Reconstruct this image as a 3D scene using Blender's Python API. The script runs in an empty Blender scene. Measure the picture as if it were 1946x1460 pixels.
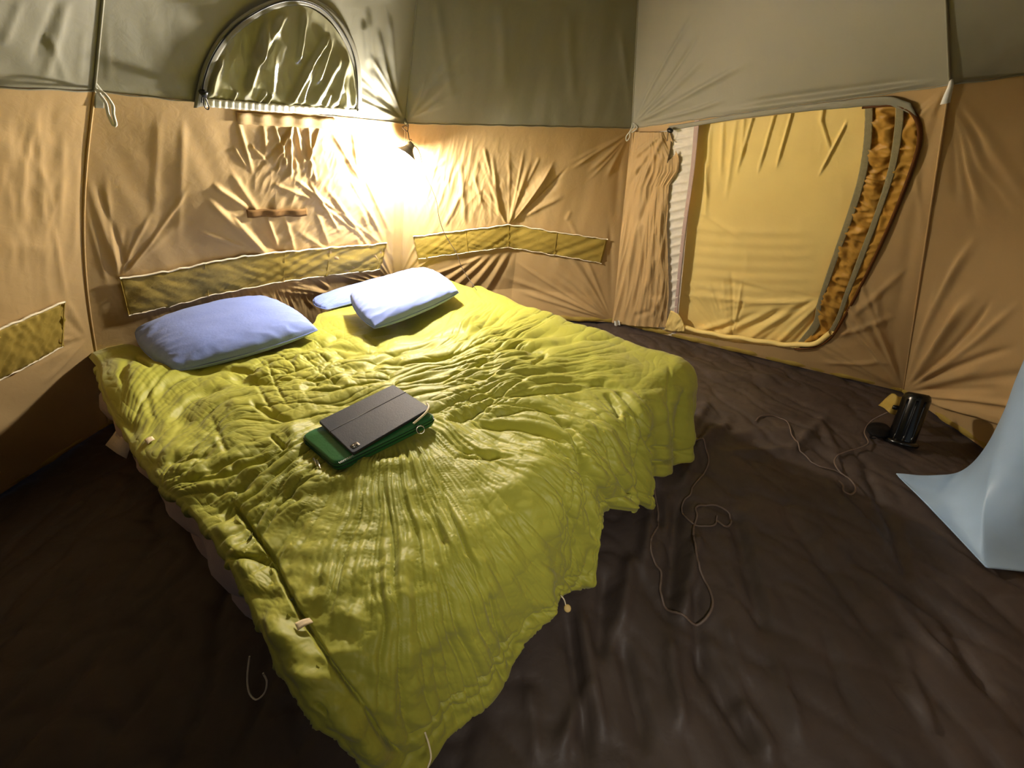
import bpy, math
import numpy as np
from mathutils import Matrix, Vector

# ------------------------------------------------------------------ camera, world, exposure
sc = bpy.context.scene
col = sc.collection
CH, FPX, PITCH, ROLL = 1.25, 700.0, math.radians(30.3), math.radians(-0.8)
cam_d = bpy.data.cameras.new('camera'); cam = bpy.data.objects.new('camera', cam_d); col.objects.link(cam)
cam_d.sensor_width = 36.0; cam_d.lens = 36.0 * FPX / 1946.0; cam_d.clip_start = 0.02
cam.matrix_world = Matrix.Translation((0, 0, CH)) @ Matrix.Rotation(math.pi/2 - PITCH, 4, 'X') @ Matrix.Rotation(ROLL, 4, 'Z')
sc.camera = cam
w = bpy.data.worlds.new('night'); sc.world = w; w.use_nodes = True
w.node_tree.nodes['Background'].inputs[0].default_value = (0.02, 0.025, 0.04, 1)
w.node_tree.nodes['Background'].inputs[1].default_value = 0.3
sc.view_settings.view_transform = 'Standard'; sc.view_settings.look = 'None'
sc.view_settings.gamma = 1.0; sc.view_settings.use_curve_mapping = False
sc.view_settings.exposure = 1.45
LAMP = 540.0          # radiance of the lamp globe
sc.cycles.max_bounces = 10; sc.cycles.diffuse_bounces = 6

# unseen fill light added at the viewpoint: weak, aimed at near floor and bed
l2d = bpy.data.lights.new('fill_spot', 'SPOT'); l2d.energy = 14.0; l2d.spot_size = math.radians(98); l2d.spot_blend = 1.0; l2d.shadow_soft_size = 0.15; l2d.color = (1.0, 0.93, 0.82)
l2o = bpy.data.objects.new('fill_spot', l2d); l2o.location = (0.3, -0.3, 1.2); l2o.rotation_euler = Vector((0.25, 1.3, -1.2)).to_track_quat('-Z', 'Y').to_euler(); col.objects.link(l2o)
# ------------------------------------------------------------------ camera maths used as a measuring aid
A3 = np.array
def ray(px, py):
    x = (px - 973) / FPX; y = -(py - 730) / FPX
    c, s = math.cos(ROLL), math.sin(ROLL); x, y = c*x - s*y, s*x + c*y
    return A3([x, math.cos(PITCH) + y*math.sin(PITCH), -math.sin(PITCH) + y*math.cos(PITCH)])
def at(px, py, z):
    d = ray(px, py); t = (z - CH) / d[2]; return d*t + A3([0, 0, CH])
def at_dist(px, py, t):
    return ray(px, py)*t + A3([0, 0, CH])
def proj(P):
    P = np.asarray(P, float); z = P[..., 2] - CH
    F = P[..., 1]*math.cos(PITCH) - z*math.sin(PITCH); Uu = P[..., 1]*math.sin(PITCH) + z*math.cos(PITCH)
    F = np.maximum(F, 0.05)
    x = P[..., 0]/F; y = Uu/F; c, s = math.cos(ROLL), math.sin(ROLL)
    return np.stack([973 + FPX*(c*x + s*y), 730 - FPX*(-s*x + c*y)], -1)

# ------------------------------------------------------------------ noise
def perlin(x, y, seed=0):
    rng = np.random.RandomState(seed); p = rng.permutation(512); ang = rng.rand(512)*2*np.pi
    xi = np.floor(x).astype(int); yi = np.floor(y).astype(int); xf = x - xi; yf = y - yi
    def g(i, j, dx, dy):
        a = ang[p[(p[i & 511] + j) & 511]]; return np.cos(a)*dx + np.sin(a)*dy
    u = xf**3*(xf*(xf*6 - 15) + 10); v = yf**3*(yf*(yf*6 - 15) + 10)
    a = g(xi, yi, xf, yf); b = g(xi+1, yi, xf-1, yf); c = g(xi, yi+1, xf, yf-1); d = g(xi+1, yi+1, xf-1, yf-1)
    return 1.5*((a + u*(b-a)) + v*((c + u*(d-c)) - (a + u*(b-a))))
def smooth(a, b, x):
    t = np.clip((x - a)/(b - a), 0, 1); return t*t*(3 - 2*t)
def gauss2(px, py, cx, cy, rx, ry):
    return np.exp(-((px-cx)/rx)**2 - ((py-cy)/ry)**2)

def strokes(px, py, S):
    """height of a set of creases: each (x0,y0,x1,y1,width,amp[,bow]) in the measured frame"""
    h = np.zeros_like(px)
    for s in S:
        x0, y0, x1, y1, wd, amp = s[:6]; bow = s[6] if len(s) > 6 else 0
        L = math.hypot(x1-x0, y1-y0)
        m = (px > min(x0, x1)-3*wd-abs(bow)) & (px < max(x0, x1)+3*wd+abs(bow)) & (py > min(y0, y1)-3*wd-abs(bow)) & (py < max(y0, y1)+3*wd+abs(bow))
        if not m.any(): continue
        X = px[m]-x0; Y = py[m]-y0; ux, uy = (x1-x0)/L, (y1-y0)/L
        t = (X*ux + Y*uy)/L; d = -X*uy + Y*ux - bow*4*t*(1-t)
        ww = wd*(0.45 + 0.55*np.clip(t, 0, 1)) if len(s) > 7 else wd
        h[m] += amp*np.exp(-(d/ww)**2)*smooth(-0.06, 0.18, t)*(1 - smooth(0.75, 1.06, t))
    return h
def fan(cx, cy, a0, a1, n, l0, l1, wd, amp, seed, r0=6):
    rng = np.random.RandomState(seed); out = []
    for k in range(n):
        a = math.radians(a0 + (a1-a0)*(k + 0.7*rng.rand())/n); L = l0 + (l1-l0)*rng.rand()
        out.append((cx + r0*math.cos(a), cy + r0*math.sin(a), cx + L*math.cos(a), cy + L*math.sin(a), wd*(0.6+0.8*rng.rand()), amp*(0.5+rng.rand())*rng.choice([1, 1, -1]), (rng.rand()-.5)*L*.08, 1))
    return out

# ------------------------------------------------------------------ object helpers
def obj(name, V, F, mat, parent=None, smooth_=True, sharp=0, **props):
    me = bpy.data.meshes.new(name); V = np.asarray(V, float).reshape(-1, 3)
    if isinstance(F, np.ndarray):
        n, k = F.shape
        me.vertices.add(len(V)); me.vertices.foreach_set('co', V.ravel())
        me.loops.add(n*k); me.loops.foreach_set('vertex_index', F.ravel().astype(np.int32))
        me.polygons.add(n); me.polygons.foreach_set('loop_start', np.arange(0, n*k, k, dtype=np.int32))
        me.update(calc_edges=True)
    else:
        me.from_pydata([tuple(v) for v in V], [], F)
    me.validate()
    if smooth_: me.shade_smooth()
    if sharp: me.set_sharp_from_angle(angle=math.radians(sharp))
    me.materials.append(mat)
    o = bpy.data.objects.new(name, me); col.objects.link(o)
    if parent:
        o.parent = parent; o.matrix_parent_inverse = parent.matrix_basis.inverted()
    for k, v in props.items(): o[k] = v
    return o
def thing(name, loc, **props):
    o = bpy.data.objects.new(name, None); o.empty_display_size = 0.05; col.objects.link(o); o.location = tuple(loc)
    for k, v in props.items(): o[k] = v
    bpy.context.view_layer.update()
    return o
def grid_faces(n, m, closed=False):
    i, j = np.meshgrid(np.arange(n-1), np.arange(m if closed else m-1), indexing='ij')
    j2 = (j+1) % m
    return np.stack([i*m+j, (i+1)*m+j, (i+1)*m+j2, i*m+j2], -1).reshape(-1, 4)
def normals(P):
    a = np.gradient(P, axis=0); b = np.gradient(P, axis=1); n = np.cross(a, b)
    return n/np.maximum(np.linalg.norm(n, axis=-1, keepdims=True), 1e-9)
def catmull(pts, n):
    pts = [np.asarray(p, float) for p in pts]
    d = [0]
    for a, b in zip(pts, pts[1:]): d.append(d[-1] + max(np.linalg.norm(b-a), 1e-6))
    d = A3(d)/d[-1]; P = A3(pts); out = []
    m = np.zeros_like(P)
    for i in range(len(P)):
        a, b = max(i-1, 0), min(i+1, len(P)-1); m[i] = (P[b]-P[a])/(d[b]-d[a])
    for t in np.linspace(0, 1, n):
        i = min(max(np.searchsorted(d, t)-1, 0), len(P)-2); h = d[i+1]-d[i]; s = (t-d[i])/h
        out.append((2*s**3-3*s**2+1)*P[i] + (s**3-2*s**2+s)*h*m[i] + (-2*s**3+3*s**2)*P[i+1] + (s**3-s**2)*h*m[i+1])
    return A3(out)
def lin(pts, n):
    P = A3([np.asarray(p, float) for p in pts]); d = np.r_[0, np.cumsum(np.linalg.norm(np.diff(P, axis=0), axis=1))]; t = np.linspace(0, d[-1], n)
    return np.stack([np.interp(t, d, P[:, k]) for k in range(P.shape[1])], -1)
def tube_vf(P, r, k=8, caps=True, off=0):
    P = np.asarray(P, float); n = len(P); T = np.gradient(P, axis=0); T /= np.maximum(np.linalg.norm(T, axis=1, keepdims=True), 1e-9)
    u = np.cross(T[0], [0.3, 0.2, 0.93]); u /= np.linalg.norm(u); V = []
    rr = np.broadcast_to(r, (n,))
    for i in range(n):
        u = u - T[i]*(u@T[i]); u /= np.linalg.norm(u); v = np.cross(T[i], u)
        for j in range(k):
            a = 2*math.pi*j/k; V.append(P[i] + rr[i]*(math.cos(a)*u + math.sin(a)*v))
    F = [[off+i*k+j, off+(i+1)*k+j, off+(i+1)*k+(j+1) % k, off+i*k+(j+1) % k] for i in range(n-1) for j in range(k)]
    F = [f[::-1] for f in F]
    if caps: F += [[off+j for j in range(k)], [off+(n-1)*k+j for j in range(k)][::-1]]
    return V, F
def tube(name, P, r, mat, parent=None, k=8, **props):
    V, F = tube_vf(P, r, k); return obj(name, V, F, mat, parent, **props)
def lathe_vf(prof, c, axis, k=32, off=0):
    axis = np.array(axis, float); axis /= np.linalg.norm(axis); u = np.cross(axis, [0.1, 0.95, 0.3]); u /= np.linalg.norm(u); v = np.cross(axis, u)
    V = [np.asarray(c) + h*axis + r*(math.cos(2*math.pi*j/k)*u + math.sin(2*math.pi*j/k)*v) for r, h in prof for j in range(k)]
    n = len(prof); F = [[off+i*k+j, off+i*k+(j+1) % k, off+(i+1)*k+(j+1) % k, off+(i+1)*k+j] for i in range(n-1) for j in range(k)]
    return V, F
def lathe(name, prof, c, axis, mat, parent=None, k=32, **props):
    V, F = lathe_vf(prof, c, axis, k); return obj(name, V, F, mat, parent, **props)
def thicken(name, P, th, mat, parent=None, **props):
    """closed slab from a grid of points, thickness th along -normal"""
    n, m = P.shape[:2]; N = normals(P); Q = P - N*th
    V = np.concatenate([P.reshape(-1, 3), Q.reshape(-1, 3)]); F = grid_faces(n, m); k = n*m
    B = F[:, ::-1] + k
    loop = [i*m for i in range(n)] + [(n-1)*m+j for j in range(1, m)] + [i*m+m-1 for i in range(n-2, -1, -1)] + [j for j in range(m-2, 0, -1)]
    S = A3([[loop[(i+1) % len(loop)], loop[i], loop[i]+k, loop[(i+1) % len(loop)]+k] for i in range(len(loop))])
    return obj(name, V, np.concatenate([F, B, S]), mat, parent, **props)

# ------------------------------------------------------------------ materials
def srgb(r, g, b):
    f = lambda c: ((c/255+0.055)/1.055)**2.4 if c/255 > 0.04045 else c/255/12.92
    return (f(r), f(g), f(b), 1)
def mat(name, rgb, rough=0.7, spec=0.3, var=0.08, scale=6.0, weave=0.0, bump=0.0, bscale=60.0, sheen=0.0, trans=0.0, metal=0.0, coat=0.0, stretch=(1, 1, 1)):
    m = bpy.data.materials.new(name); m.use_nodes = True; nt = m.node_tree; N = nt.nodes; L = nt.links
    b = N['Principled BSDF']; b.inputs['Roughness'].default_value = rough; b.inputs['Specular IOR Level'].default_value = spec
    b.inputs['Metallic'].default_value = metal; b.inputs['Sheen Weight'].default_value = sheen; b.inputs['Coat Weight'].default_value = coat
    tc = N.new('ShaderNodeTexCoord'); no = N.new('ShaderNodeTexNoise'); no.inputs['Scale'].default_value = scale; no.inputs['Detail'].default_value = 5
    L.new(tc.outputs['Object'], no.inputs['Vector'])
    rp = N.new('ShaderNodeValToRGB'); c = srgb(*rgb)
    rp.color_ramp.elements[0].position = 0.3; rp.color_ramp.elements[1].position = 0.7
    rp.color_ramp.elements[0].color = tuple(x*(1-var) for x in c[:3]) + (1,); rp.color_ramp.elements[1].color = tuple(min(1, x*(1+var)) for x in c[:3]) + (1,)
    L.new(no.outputs['Fac'], rp.inputs['Fac']); L.new(rp.outputs['Color'], b.inputs['Base Color'])
    if bump:
        mp = N.new('ShaderNodeMapping'); mp.inputs['Scale'].default_value = stretch; L.new(tc.outputs['Object'], mp.inputs['Vector'])
        n2 = N.new('ShaderNodeTexNoise'); n2.inputs['Scale'].default_value = bscale; n2.inputs['Detail'].default_value = 4; n2.inputs['Distortion'].default_value = 0.6
        L.new(mp.outputs['Vector'], n2.inputs['Vector'])
        bp = N.new('ShaderNodeBump'); bp.inputs['Strength'].default_value = bump; bp.inputs['Distance'].default_value = 0.01
        L.new(n2.outputs['Fac'], bp.inputs['Height']); L.new(bp.outputs['Normal'], b.inputs['Normal'])
    if trans:
        tr = N.new('ShaderNodeBsdfTranslucent'); L.new(rp.outputs['Color'], tr.inputs['Color']); mx = N.new('ShaderNodeMixShader'); mx.inputs[0].default_value = trans
        L.new(b.outputs[0], mx.inputs[1]); L.new(tr.outputs[0], mx.inputs[2]); L.new(mx.outputs[0], N['Material Output'].inputs['Surface'])
    return m
M = {}
M['tan'] = mat('tan_tent_fabric', (188, 157, 107), 0.62, 0.35, 0.05, 3, bump=0.12, bscale=25)
M['grey'] = mat('grey_tent_fabric', (148, 144, 124), 0.6, 0.35, 0.04, 3, bump=0.12, bscale=22)
M['pocket'] = mat('olive_gold_pocket_fabric', (176, 150, 70), 0.5, 0.4, 0.06, 8, bump=0.15, bscale=40, trans=0.15)
M['gold'] = mat('gold_door_fabric', (252, 222, 138), 0.5, 0.4, 0.05, 3, bump=0.12, bscale=30)
M['gold_dark'] = mat('ochre_folded_fabric', (206, 156, 66), 0.5, 0.4, 0.12, 12, bump=0.2, bscale=40, trans=0.15)
M['cream'] = mat('cream_piping', (236, 222, 190), 0.6, 0.3, 0.06, 40)
M['white'] = mat('white_webbing', (228, 226, 214), 0.6, 0.3, 0.05, 60)
M['net'] = mat('white_mesh_cloth', (248, 240, 222), 0.7, 0.2, 0.04, 40, bump=0.2, bscale=120, trans=0.2)
M['tape'] = mat('grey_zip_tape', (150, 140, 105), 0.7, 0.2, 0.08, 60, bump=0.3, bscale=250)
M['pinktape'] = mat('pink_grey_zip_tape', (196, 170, 158), 0.7, 0.2, 0.05, 60, bump=0.3, bscale=250)
M['browntrim'] = mat('brown_edge_binding', (96, 56, 18), 0.6, 0.3, 0.08, 30)
M['brownband'] = mat('matt_brown_band', (118, 88, 52), 0.9, 0.1, 0.1, 80)
M['zip'] = mat('black_zip_metal', (18, 15, 14), 0.35, 0.5, 0.1, 60)
M['frame'] = mat('pale_window_binding', (140, 136, 120), 0.55, 0.3, 0.06, 20, trans=0.1)
M['vinyl'] = mat('glossy_crinkled_window_film', (152, 148, 118), 0.28, 0.6, 0.05, 6, bump=0.15, bscale=20)
M['floor'] = mat('dark_brown_groundsheet', (72, 62, 57), 0.55, 0.3, 0.16, 5, bump=0.25, bscale=18)
M['duvet'] = mat('lime_green_shell_fabric', (164, 163, 62), 0.5, 0.28, 0.05, 5, bump=0.08, bscale=35, sheen=0.1)
M['duvet_in'] = mat('olive_lining_fabric', (70, 72, 40), 0.6, 0.3, 0.1, 8)
M['mattress'] = mat('pale_lilac_grey_flock', (176, 156, 150), 0.85, 0.15, 0.08, 20, bump=0.15, bscale=90, sheen=0.2)
M['pillow'] = mat('periwinkle_blue_knit', (130, 148, 212), 0.85, 0.15, 0.03, 10, bump=0.1, bscale=60, sheen=0.15)
M['pillow_side'] = mat('slate_grey_pillow_side', (84, 92, 108), 0.85, 0.15, 0.05, 10, bump=0.1, bscale=60)
M['sleeve'] = mat('dark_green_neoprene', (42, 104, 56), 0.4, 0.45, 0.05, 20, bump=0.08, bscale=90)
M['sleeve_d'] = mat('deep_green_piping', (10, 50, 24), 0.4, 0.45, 0.05, 20)
M['tablet'] = mat('charcoal_grey_folio_cover', (42, 46, 56), 0.6, 0.25, 0.10, 14, bump=0.1, bscale=200)
M['tablet_d'] = mat('black_tablet_edge', (16, 16, 18), 0.3, 0.5, 0.05, 20)
M['steel'] = mat('polished_steel', (210, 206, 196), 0.2, 0.5, 0.02, 20, metal=1.0)
M['print'] = mat('white_print', (230, 235, 230), 0.5, 0.3, 0.01, 20)
M['label'] = mat('pale_woven_label', (226, 206, 170), 0.8, 0.2, 0.06, 60)
M['tag'] = mat('white_paper_tag', (200, 190, 180), 0.8, 0.2, 0.06, 30, bump=0.1, bscale=60)
M['black'] = mat('glossy_black_plastic', (7, 7, 8), 0.22, 0.5, 0.1, 30)
M['blackcloth'] = mat('matt_black_cloth', (10, 9, 9), 0.8, 0.2, 0.1, 30)
M['cord'] = mat('brown_grey_cord', (104, 88, 78), 0.55, 0.4, 0.05, 40)
M['cordd'] = mat('dark_lamp_cable', (60, 48, 34), 0.5, 0.4, 0.05, 40)
M['shade'] = mat('white_lamp_plastic', (150, 144, 136), 0.5, 0.4, 0.03, 30)
M['blue'] = mat('blue_grey_coated_sheet', (168, 196, 226), 0.42, 0.45, 0.07, 4, bump=0.12, bscale=14)
M['wood'] = mat('pale_toggle', (214, 186, 120), 0.5, 0.4, 0.05, 40)
mg = bpy.data.materials.new('lamp_globe_glow'); mg.use_nodes = True; nt = mg.node_tree; nt.nodes.remove(nt.nodes['Principled BSDF'])
em = nt.nodes.new('ShaderNodeEmission'); em.inputs[0].default_value = (1.0, 0.93, 0.83, 1); em.inputs[1].default_value = LAMP
nt.links.new(em.outputs[0], nt.nodes['Material Output'].inputs['Surface']); M['glow'] = mg

# ------------------------------------------------------------------ tent corners
ZK = 1.48
T0, T1, T2, T3 = at(178, 172, ZK), at(770, 234, ZK), at(1201, 243, ZK-0.01), at(1805, 160, ZK)
B0, B1, B2, B3 = at(205, 808, 0), at(760, 612, 0), at(1165, 613, 0), at(1716, 745, 0)
def ext(a, b, L): d = b-a; return a + d/np.linalg.norm(d)*L
Bm = ext(B0, at(0, 940, 0), 2.0); B4 = ext(B3, at(1872, 855, 0), 2.0)
def vplane(T, d, q):      # where the sight line q crosses the upright plane through T along d
    n = A3([d[1], -d[0], 0]); r = ray(*q); t = ((T-A3([0, 0, CH]))@n)/(r@n); return A3([0, 0, CH]) + r*t
def mix(a, b, k): a = a/np.linalg.norm(a); b = b/np.linalg.norm(b); return a*(1-k) + b*k
Tm = ext(T0, vplane(T0, mix(Bm-B0, A3([-.7, -.7, 0]), .5), (0, 165)), 1.3); T4 = ext(T3, vplane(T3, A3([1, -.62, 0]), (1946, 141)), 1.3)
B5 = A3([1.35, -1.75, 0]); B6 = A3([-0.75, -1.85, 0]); T5 = A3([0.9, -1.1, ZK]); T6 = A3([-0.5, -1.15, ZK])
APEX = A3([0.1, 0.6, 2.25]); CEN = A3([0.11, 0.85])
def up(T, q, k=0.93):
    r = ray(*q); t = k*np.linalg.norm(T[:2])/np.linalg.norm(r[:2]); return A3([0, 0, CH]) + r*t
U0, U1, U2, U3 = up(T0, (195, -12)), up(T1, (793, -12), .92), up(T2, (1213, -12)), up(T3, (1798, -12))
def upr(T, k=0.25, z=1.72): p = T + (APEX-T)*k; p = p.copy(); p[2] = z; return p
Um, U4, U5, U6 = upr(Tm), upr(T4), upr(T5), upr(T6)

class Patch:
    def __init__(s, a, b, c, d, bulge=None):   # a,b bottom left/right; c,d top left/right (seen from inside)
        s.c = (a, b, c, d); s.bulge = bulge; s.bdir = None
        n = np.cross(b-a, c-a); n /= np.linalg.norm(n)
        mid = (a+b+c+d)/4
        if n@(A3([0.1, 0.8, 0.9])-mid) < 0: n = -n
        s.n = n                                  # points into the tent
    def at(s, u, v):
        u = np.asarray(u, float)[..., None]; v = np.asarray(v, float)[..., None]; a, b, c, d = s.c
        P = (1-v)*((1-u)*a + u*b) + v*((1-u)*c + u*d)
        if s.bulge: P = P + s.bulge(u, v)*(s.n if s.bdir is None else s.bdir)
        return P
    def uv(s, px, py):
        u, v = 0.5, 0.5
        for _ in range(30):
            p = proj(s.at(u, v)); e = 1e-4; pu = (proj(s.at(u+e, v))-p)/e; pv = (proj(s.at(u, v+e))-p)/e
            J = A3([[pu[0], pv[0]], [pu[1], pv[1]]]); r = A3([px, py])-p
            if abs(r).max() < 0.05: break
            try: du = np.linalg.solve(J, r)
            except Exception: break
            du = np.clip(du, -0.3, 0.3); u += du[0]; v += du[1]
            u = min(max(u, -0.6), 1.6); v = min(max(v, -0.6), 1.6)
        return u, v
    def grid(s, G, off):
        """points of the patch (shifted off metres outward) seen at the measured positions G"""
        u = np.full(G.shape[:-1], .5); v = u.copy(); e = 1e-4
        f = lambda u, v: proj(s.at(u, v) - s.n*off)
        for _ in range(25):
            p = f(u, v); pu = (f(u+e, v)-p)/e; pv = (f(u, v+e)-p)/e; r = G - p
            det = pu[..., 0]*pv[..., 1]-pu[..., 1]*pv[..., 0]; det = np.where(np.abs(det) < 1e-6, 1e-6, det)
            du = np.clip((r[..., 0]*pv[..., 1]-r[..., 1]*pv[..., 0])/det, -.25, .25); dv_ = np.clip((pu[..., 0]*r[..., 1]-pu[..., 1]*r[..., 0])/det, -.25, .25)
            u = np.clip(u+du, -.5, 1.5); v = np.clip(v+dv_, -.5, 1.5)
        return s.at(u, v) - s.n*off
    def p(s, px, py, off=0.0):
        u, v = s.uv(px, py); P = s.at(u, v)
        if off:                                  # stay on the sight line of the measured point
            d = P - A3([0, 0, CH]); k = off/abs(d@s.n)*1.0; P = P - d*k if d@s.n < 0 else P + d*k
        return P
b_w0 = lambda u, v: -0.085*np.exp(-((1-u)/0.5)**2)*np.sin(np.pi*np.clip(v, 0, 1)**1.3)
b_w1 = lambda u, v: -0.085*np.exp(-(u/0.5)**2)*np.sin(np.pi*np.clip(v, 0, 1)**1.3) - 0.02*np.sin(np.pi*np.clip(u, 0, 1))*np.sin(np.pi*np.clip(v, 0, 1))
def b_w2(u, v):
    t = np.clip(1-np.abs(u-0.52)/0.5, 0, 1); return -0.15*t*np.clip(1-v, 0, 1)**0.8*np.clip(v*4+0.3, 0, 1)
b_w3 = lambda u, v: -0.03*np.sin(np.pi*np.clip(v, 0, 1))*np.sin(np.pi*np.clip(u, 0, 1))
b_w4 = lambda u, v: -0.04*np.sin(np.pi*np.clip(v, 0, 1))*np.sin(np.pi*np.clip(u, 0, 1))
PW0 = Patch(Bm, B0, Tm, T0, b_w0); PW1 = Patch(B0, B1, T0, T1, b_w1); PW2 = Patch(B1, B2, T1, T2, b_w2)
PW3 = Patch(B2, B3, T2, T3, b_w3); PW4 = Patch(B3, B4, T3, T4, b_w4)
D0 = PW0.n + PW1.n; D0 = D0/np.linalg.norm(D0); PW0.bdir = PW1.bdir = D0
PU0 = Patch(Tm, T0, Um, U0); PU1 = Patch(T0, T1, U0, U1); PU2 = Patch(T1, T2, U1, U2); PU3 = Patch(T2, T3, U2, U3); PU4 = Patch(T3, T4, U3, U4)

def wall(name, patch, nu, nv, matl, S=(), crumple=(), soft=0.004, seed=1, parent=None, hole=None, **props):
    u, v = np.meshgrid(np.linspace(0, 1, nu), np.linspace(0, 1, nv), indexing='ij')
    P = patch.at(u, v); q = proj(P); px, py = q[..., 0], q[..., 1]
    h = strokes(px, py, S)
    for (cx, cy, rx, ry, sc_, amp, sx, sy, an, sd) in crumple:
        g = gauss2(px, py, cx, cy, rx, ry); a = math.radians(an)
        X = px*math.cos(a)+py*math.sin(a); Y = -px*math.sin(a)+py*math.cos(a)
        wx = 12*perlin(px/60, py/60, sd+5); n = perlin((X+wx)/sx, (Y-wx)/sy, sd); h += g*amp*(1-np.abs(n)*2.4)
        n = perlin((X-wx)/sx*2.1, (Y+wx)/sy*1.9, sd+9); h += g*amp*0.4*(1-np.abs(n)*2.4)
    wx3 = P[..., 0]*2.2; wz3 = P[..., 2]*2.2 + P[..., 1]
    h += soft*perlin(wx3*2+P[..., 1]*3, wz3*0.7, seed) + soft*0.5*perlin(wx3*5+P[..., 1]*7, wz3*1.6, seed+3)
    edge = np.minimum.reduce([u*12, (1-u)*12, v*14, (1-v)*14]).clip(0, 1)
    P = P + (h*edge)[..., None]*patch.n
    F = grid_faces(nu, nv)
    if hole is not None:
        ctr = q.reshape(-1, 2)[F].mean(1); F = F[~inside(ctr, hole)]
    return obj(name, P.reshape(-1, 3), F, matl, parent, **props)
def inside(pts, poly):
    x, y = pts[:, 0], pts[:, 1]; r = np.zeros(len(pts), bool); n = len(poly)
    for i in range(n):
        x0, y0 = poly[i]; x1, y1 = poly[(i+1) % n]
        c = ((y0 > y) != (y1 > y)); 
        with np.errstate(divide='ignore', invalid='ignore'): xx = (x1-x0)*(y-y0)/(y1-y0+1e-12)+x0
        r ^= c & (x < xx)
    return r
def strip(name, patch, top, bot, off, matl, parent=None, n=60, m=10, ruffle=None, th=0.003, curve=lin, **props):
    a = curve(top, n); b = curve(bot, n); P = np.zeros((n, m, 3))
    for i in range(n):
        p0, p1 = patch.p(a[i][0], a[i][1], off), patch.p(b[i][0], b[i][1], off)
        for j in range(m):
            t = j/(m-1); P[i, j] = p0*(1-t) + p1*t
    if ruffle is not None:
        I, J = np.meshgrid(np.linspace(0, 1, n), np.linspace(0, 1, m), indexing='ij'); P = P + ruffle(I, J)[..., None]*patch.n
    N = normals(P)
    if (N.reshape(-1, 3)@patch.n).mean() < 0: P = P[::-1]
    return thicken(name, P, th, matl, parent, **props)
def line_on(name, patch, pts, off, r, matl, parent, n=60, curve=lin, k=6, **props):
    q = curve(pts, n); return tube(name, [patch.p(a, b, off) for a, b in q], r, matl, parent, k, **props)

ST = dict(kind='structure')
# ------------------------------------------------------------------ floor
fl = A3([Bm, B0, B1, B2, B3, B4, B5, B6])
SF = [(1300, 870, 1390, 800, 10, .02), (1360, 800, 1290, 930, 9, .018), (1250, 870, 1220, 1100, 12, .02), (1290, 930, 1270, 1180, 13, -.022), (1330, 1000, 1300, 1180, 12, .018),
      (1390, 950, 1480, 1290, 14, -.016), (1480, 950, 1700, 1250, 12, -.012), (1560, 900, 1700, 1050, 9, .010), (1600, 1030, 1900, 1240, 14, -.015), (1640, 1080, 1850, 1300, 10, .012),
      (1200, 1050, 1180, 1200, 14, .02), (1150, 1080, 1140, 1250, 14, -.018), (1100, 1150, 1150, 1420, 12, .018), (1180, 1200, 1230, 1440, 16, -.02), (1270, 1200, 1300, 1400, 14, .02),
      (1320, 1220, 1450, 1440, 16, -.022), (1450, 1180, 1530, 1420, 12, .012), (1080, 1160, 1120, 1460, 8, -.02), (1000, 1300, 1020, 1450, 14, .012), (1350, 760, 1300, 830, 9, .012),
      (1380, 830, 1560, 830, 10, .010, -12), (1370, 860, 1520, 850, 7, .010), (1500, 860, 1580, 780, 9, .010), (1540, 840, 1620, 900, 7, -.008), (1560, 800, 1600, 880, 6, .008), (1330, 700, 1500, 720, 8, .012, 6),
      (1290, 660, 1420, 690, 8, -.012), (1400, 700, 1560, 745, 8, .010), (1640, 880, 1700, 1000, 8, -.012), (1690, 960, 1730, 1100, 9, -.012), (1700, 1200, 1780, 1420, 10, .008), (1240, 920, 1260, 1000, 9, -.015),
      (1380, 1180, 1420, 1300, 10, .010), (1560, 1180, 1640, 1400, 10, -.008), (1800, 1180, 1900, 1330, 10, -.010), (1320, 1100, 1340, 1300, 10, -.014), (1400, 1330, 1480, 1440, 16, .02), (1120, 1290, 1060, 1440, 14, .014)]
n = 420; gx, gy = np.meshgrid(np.linspace(-2.6, 3.0, n), np.linspace(-2.0, 3.7, n), indexing='ij')
P = np.stack([gx, gy, 0*gx], -1); q = proj(P); vis = gy > 0.05
h = np.where(vis, strokes(q[..., 0], q[..., 1], [(*s[:5], s[5]*1.7, *s[6:]) for s in SF]), 0)
h += 0.009*perlin(gx*3.3+gy*1.5, gy*1.6-gx, 4) - 0.012*np.exp(-np.abs(perlin(gx*5.5+gy*2, gy*2.2-gx*1.5, 8))/.10) - 0.008*np.exp(-np.abs(perlin(gx*4+gy*6, gy*3-gx*3.5, 14))/.09) + 0.0025*perlin(gx*17, gy*11, 9)
P[..., 2] = h - 0.004
FX, FY, FH = gx[:, 0].copy(), gy[0].copy(), P[..., 2].copy()
ins = inside(P.reshape(-1, 3)[grid_faces(n, n)].mean(1)[:, :2], [tuple(p[:2]*1.03) for p in fl])
obj('floor', P.reshape(-1, 3), grid_faces(n, n)[ins], M['floor'], label='dark brown wrinkled groundsheet of the tent', **ST)

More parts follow.
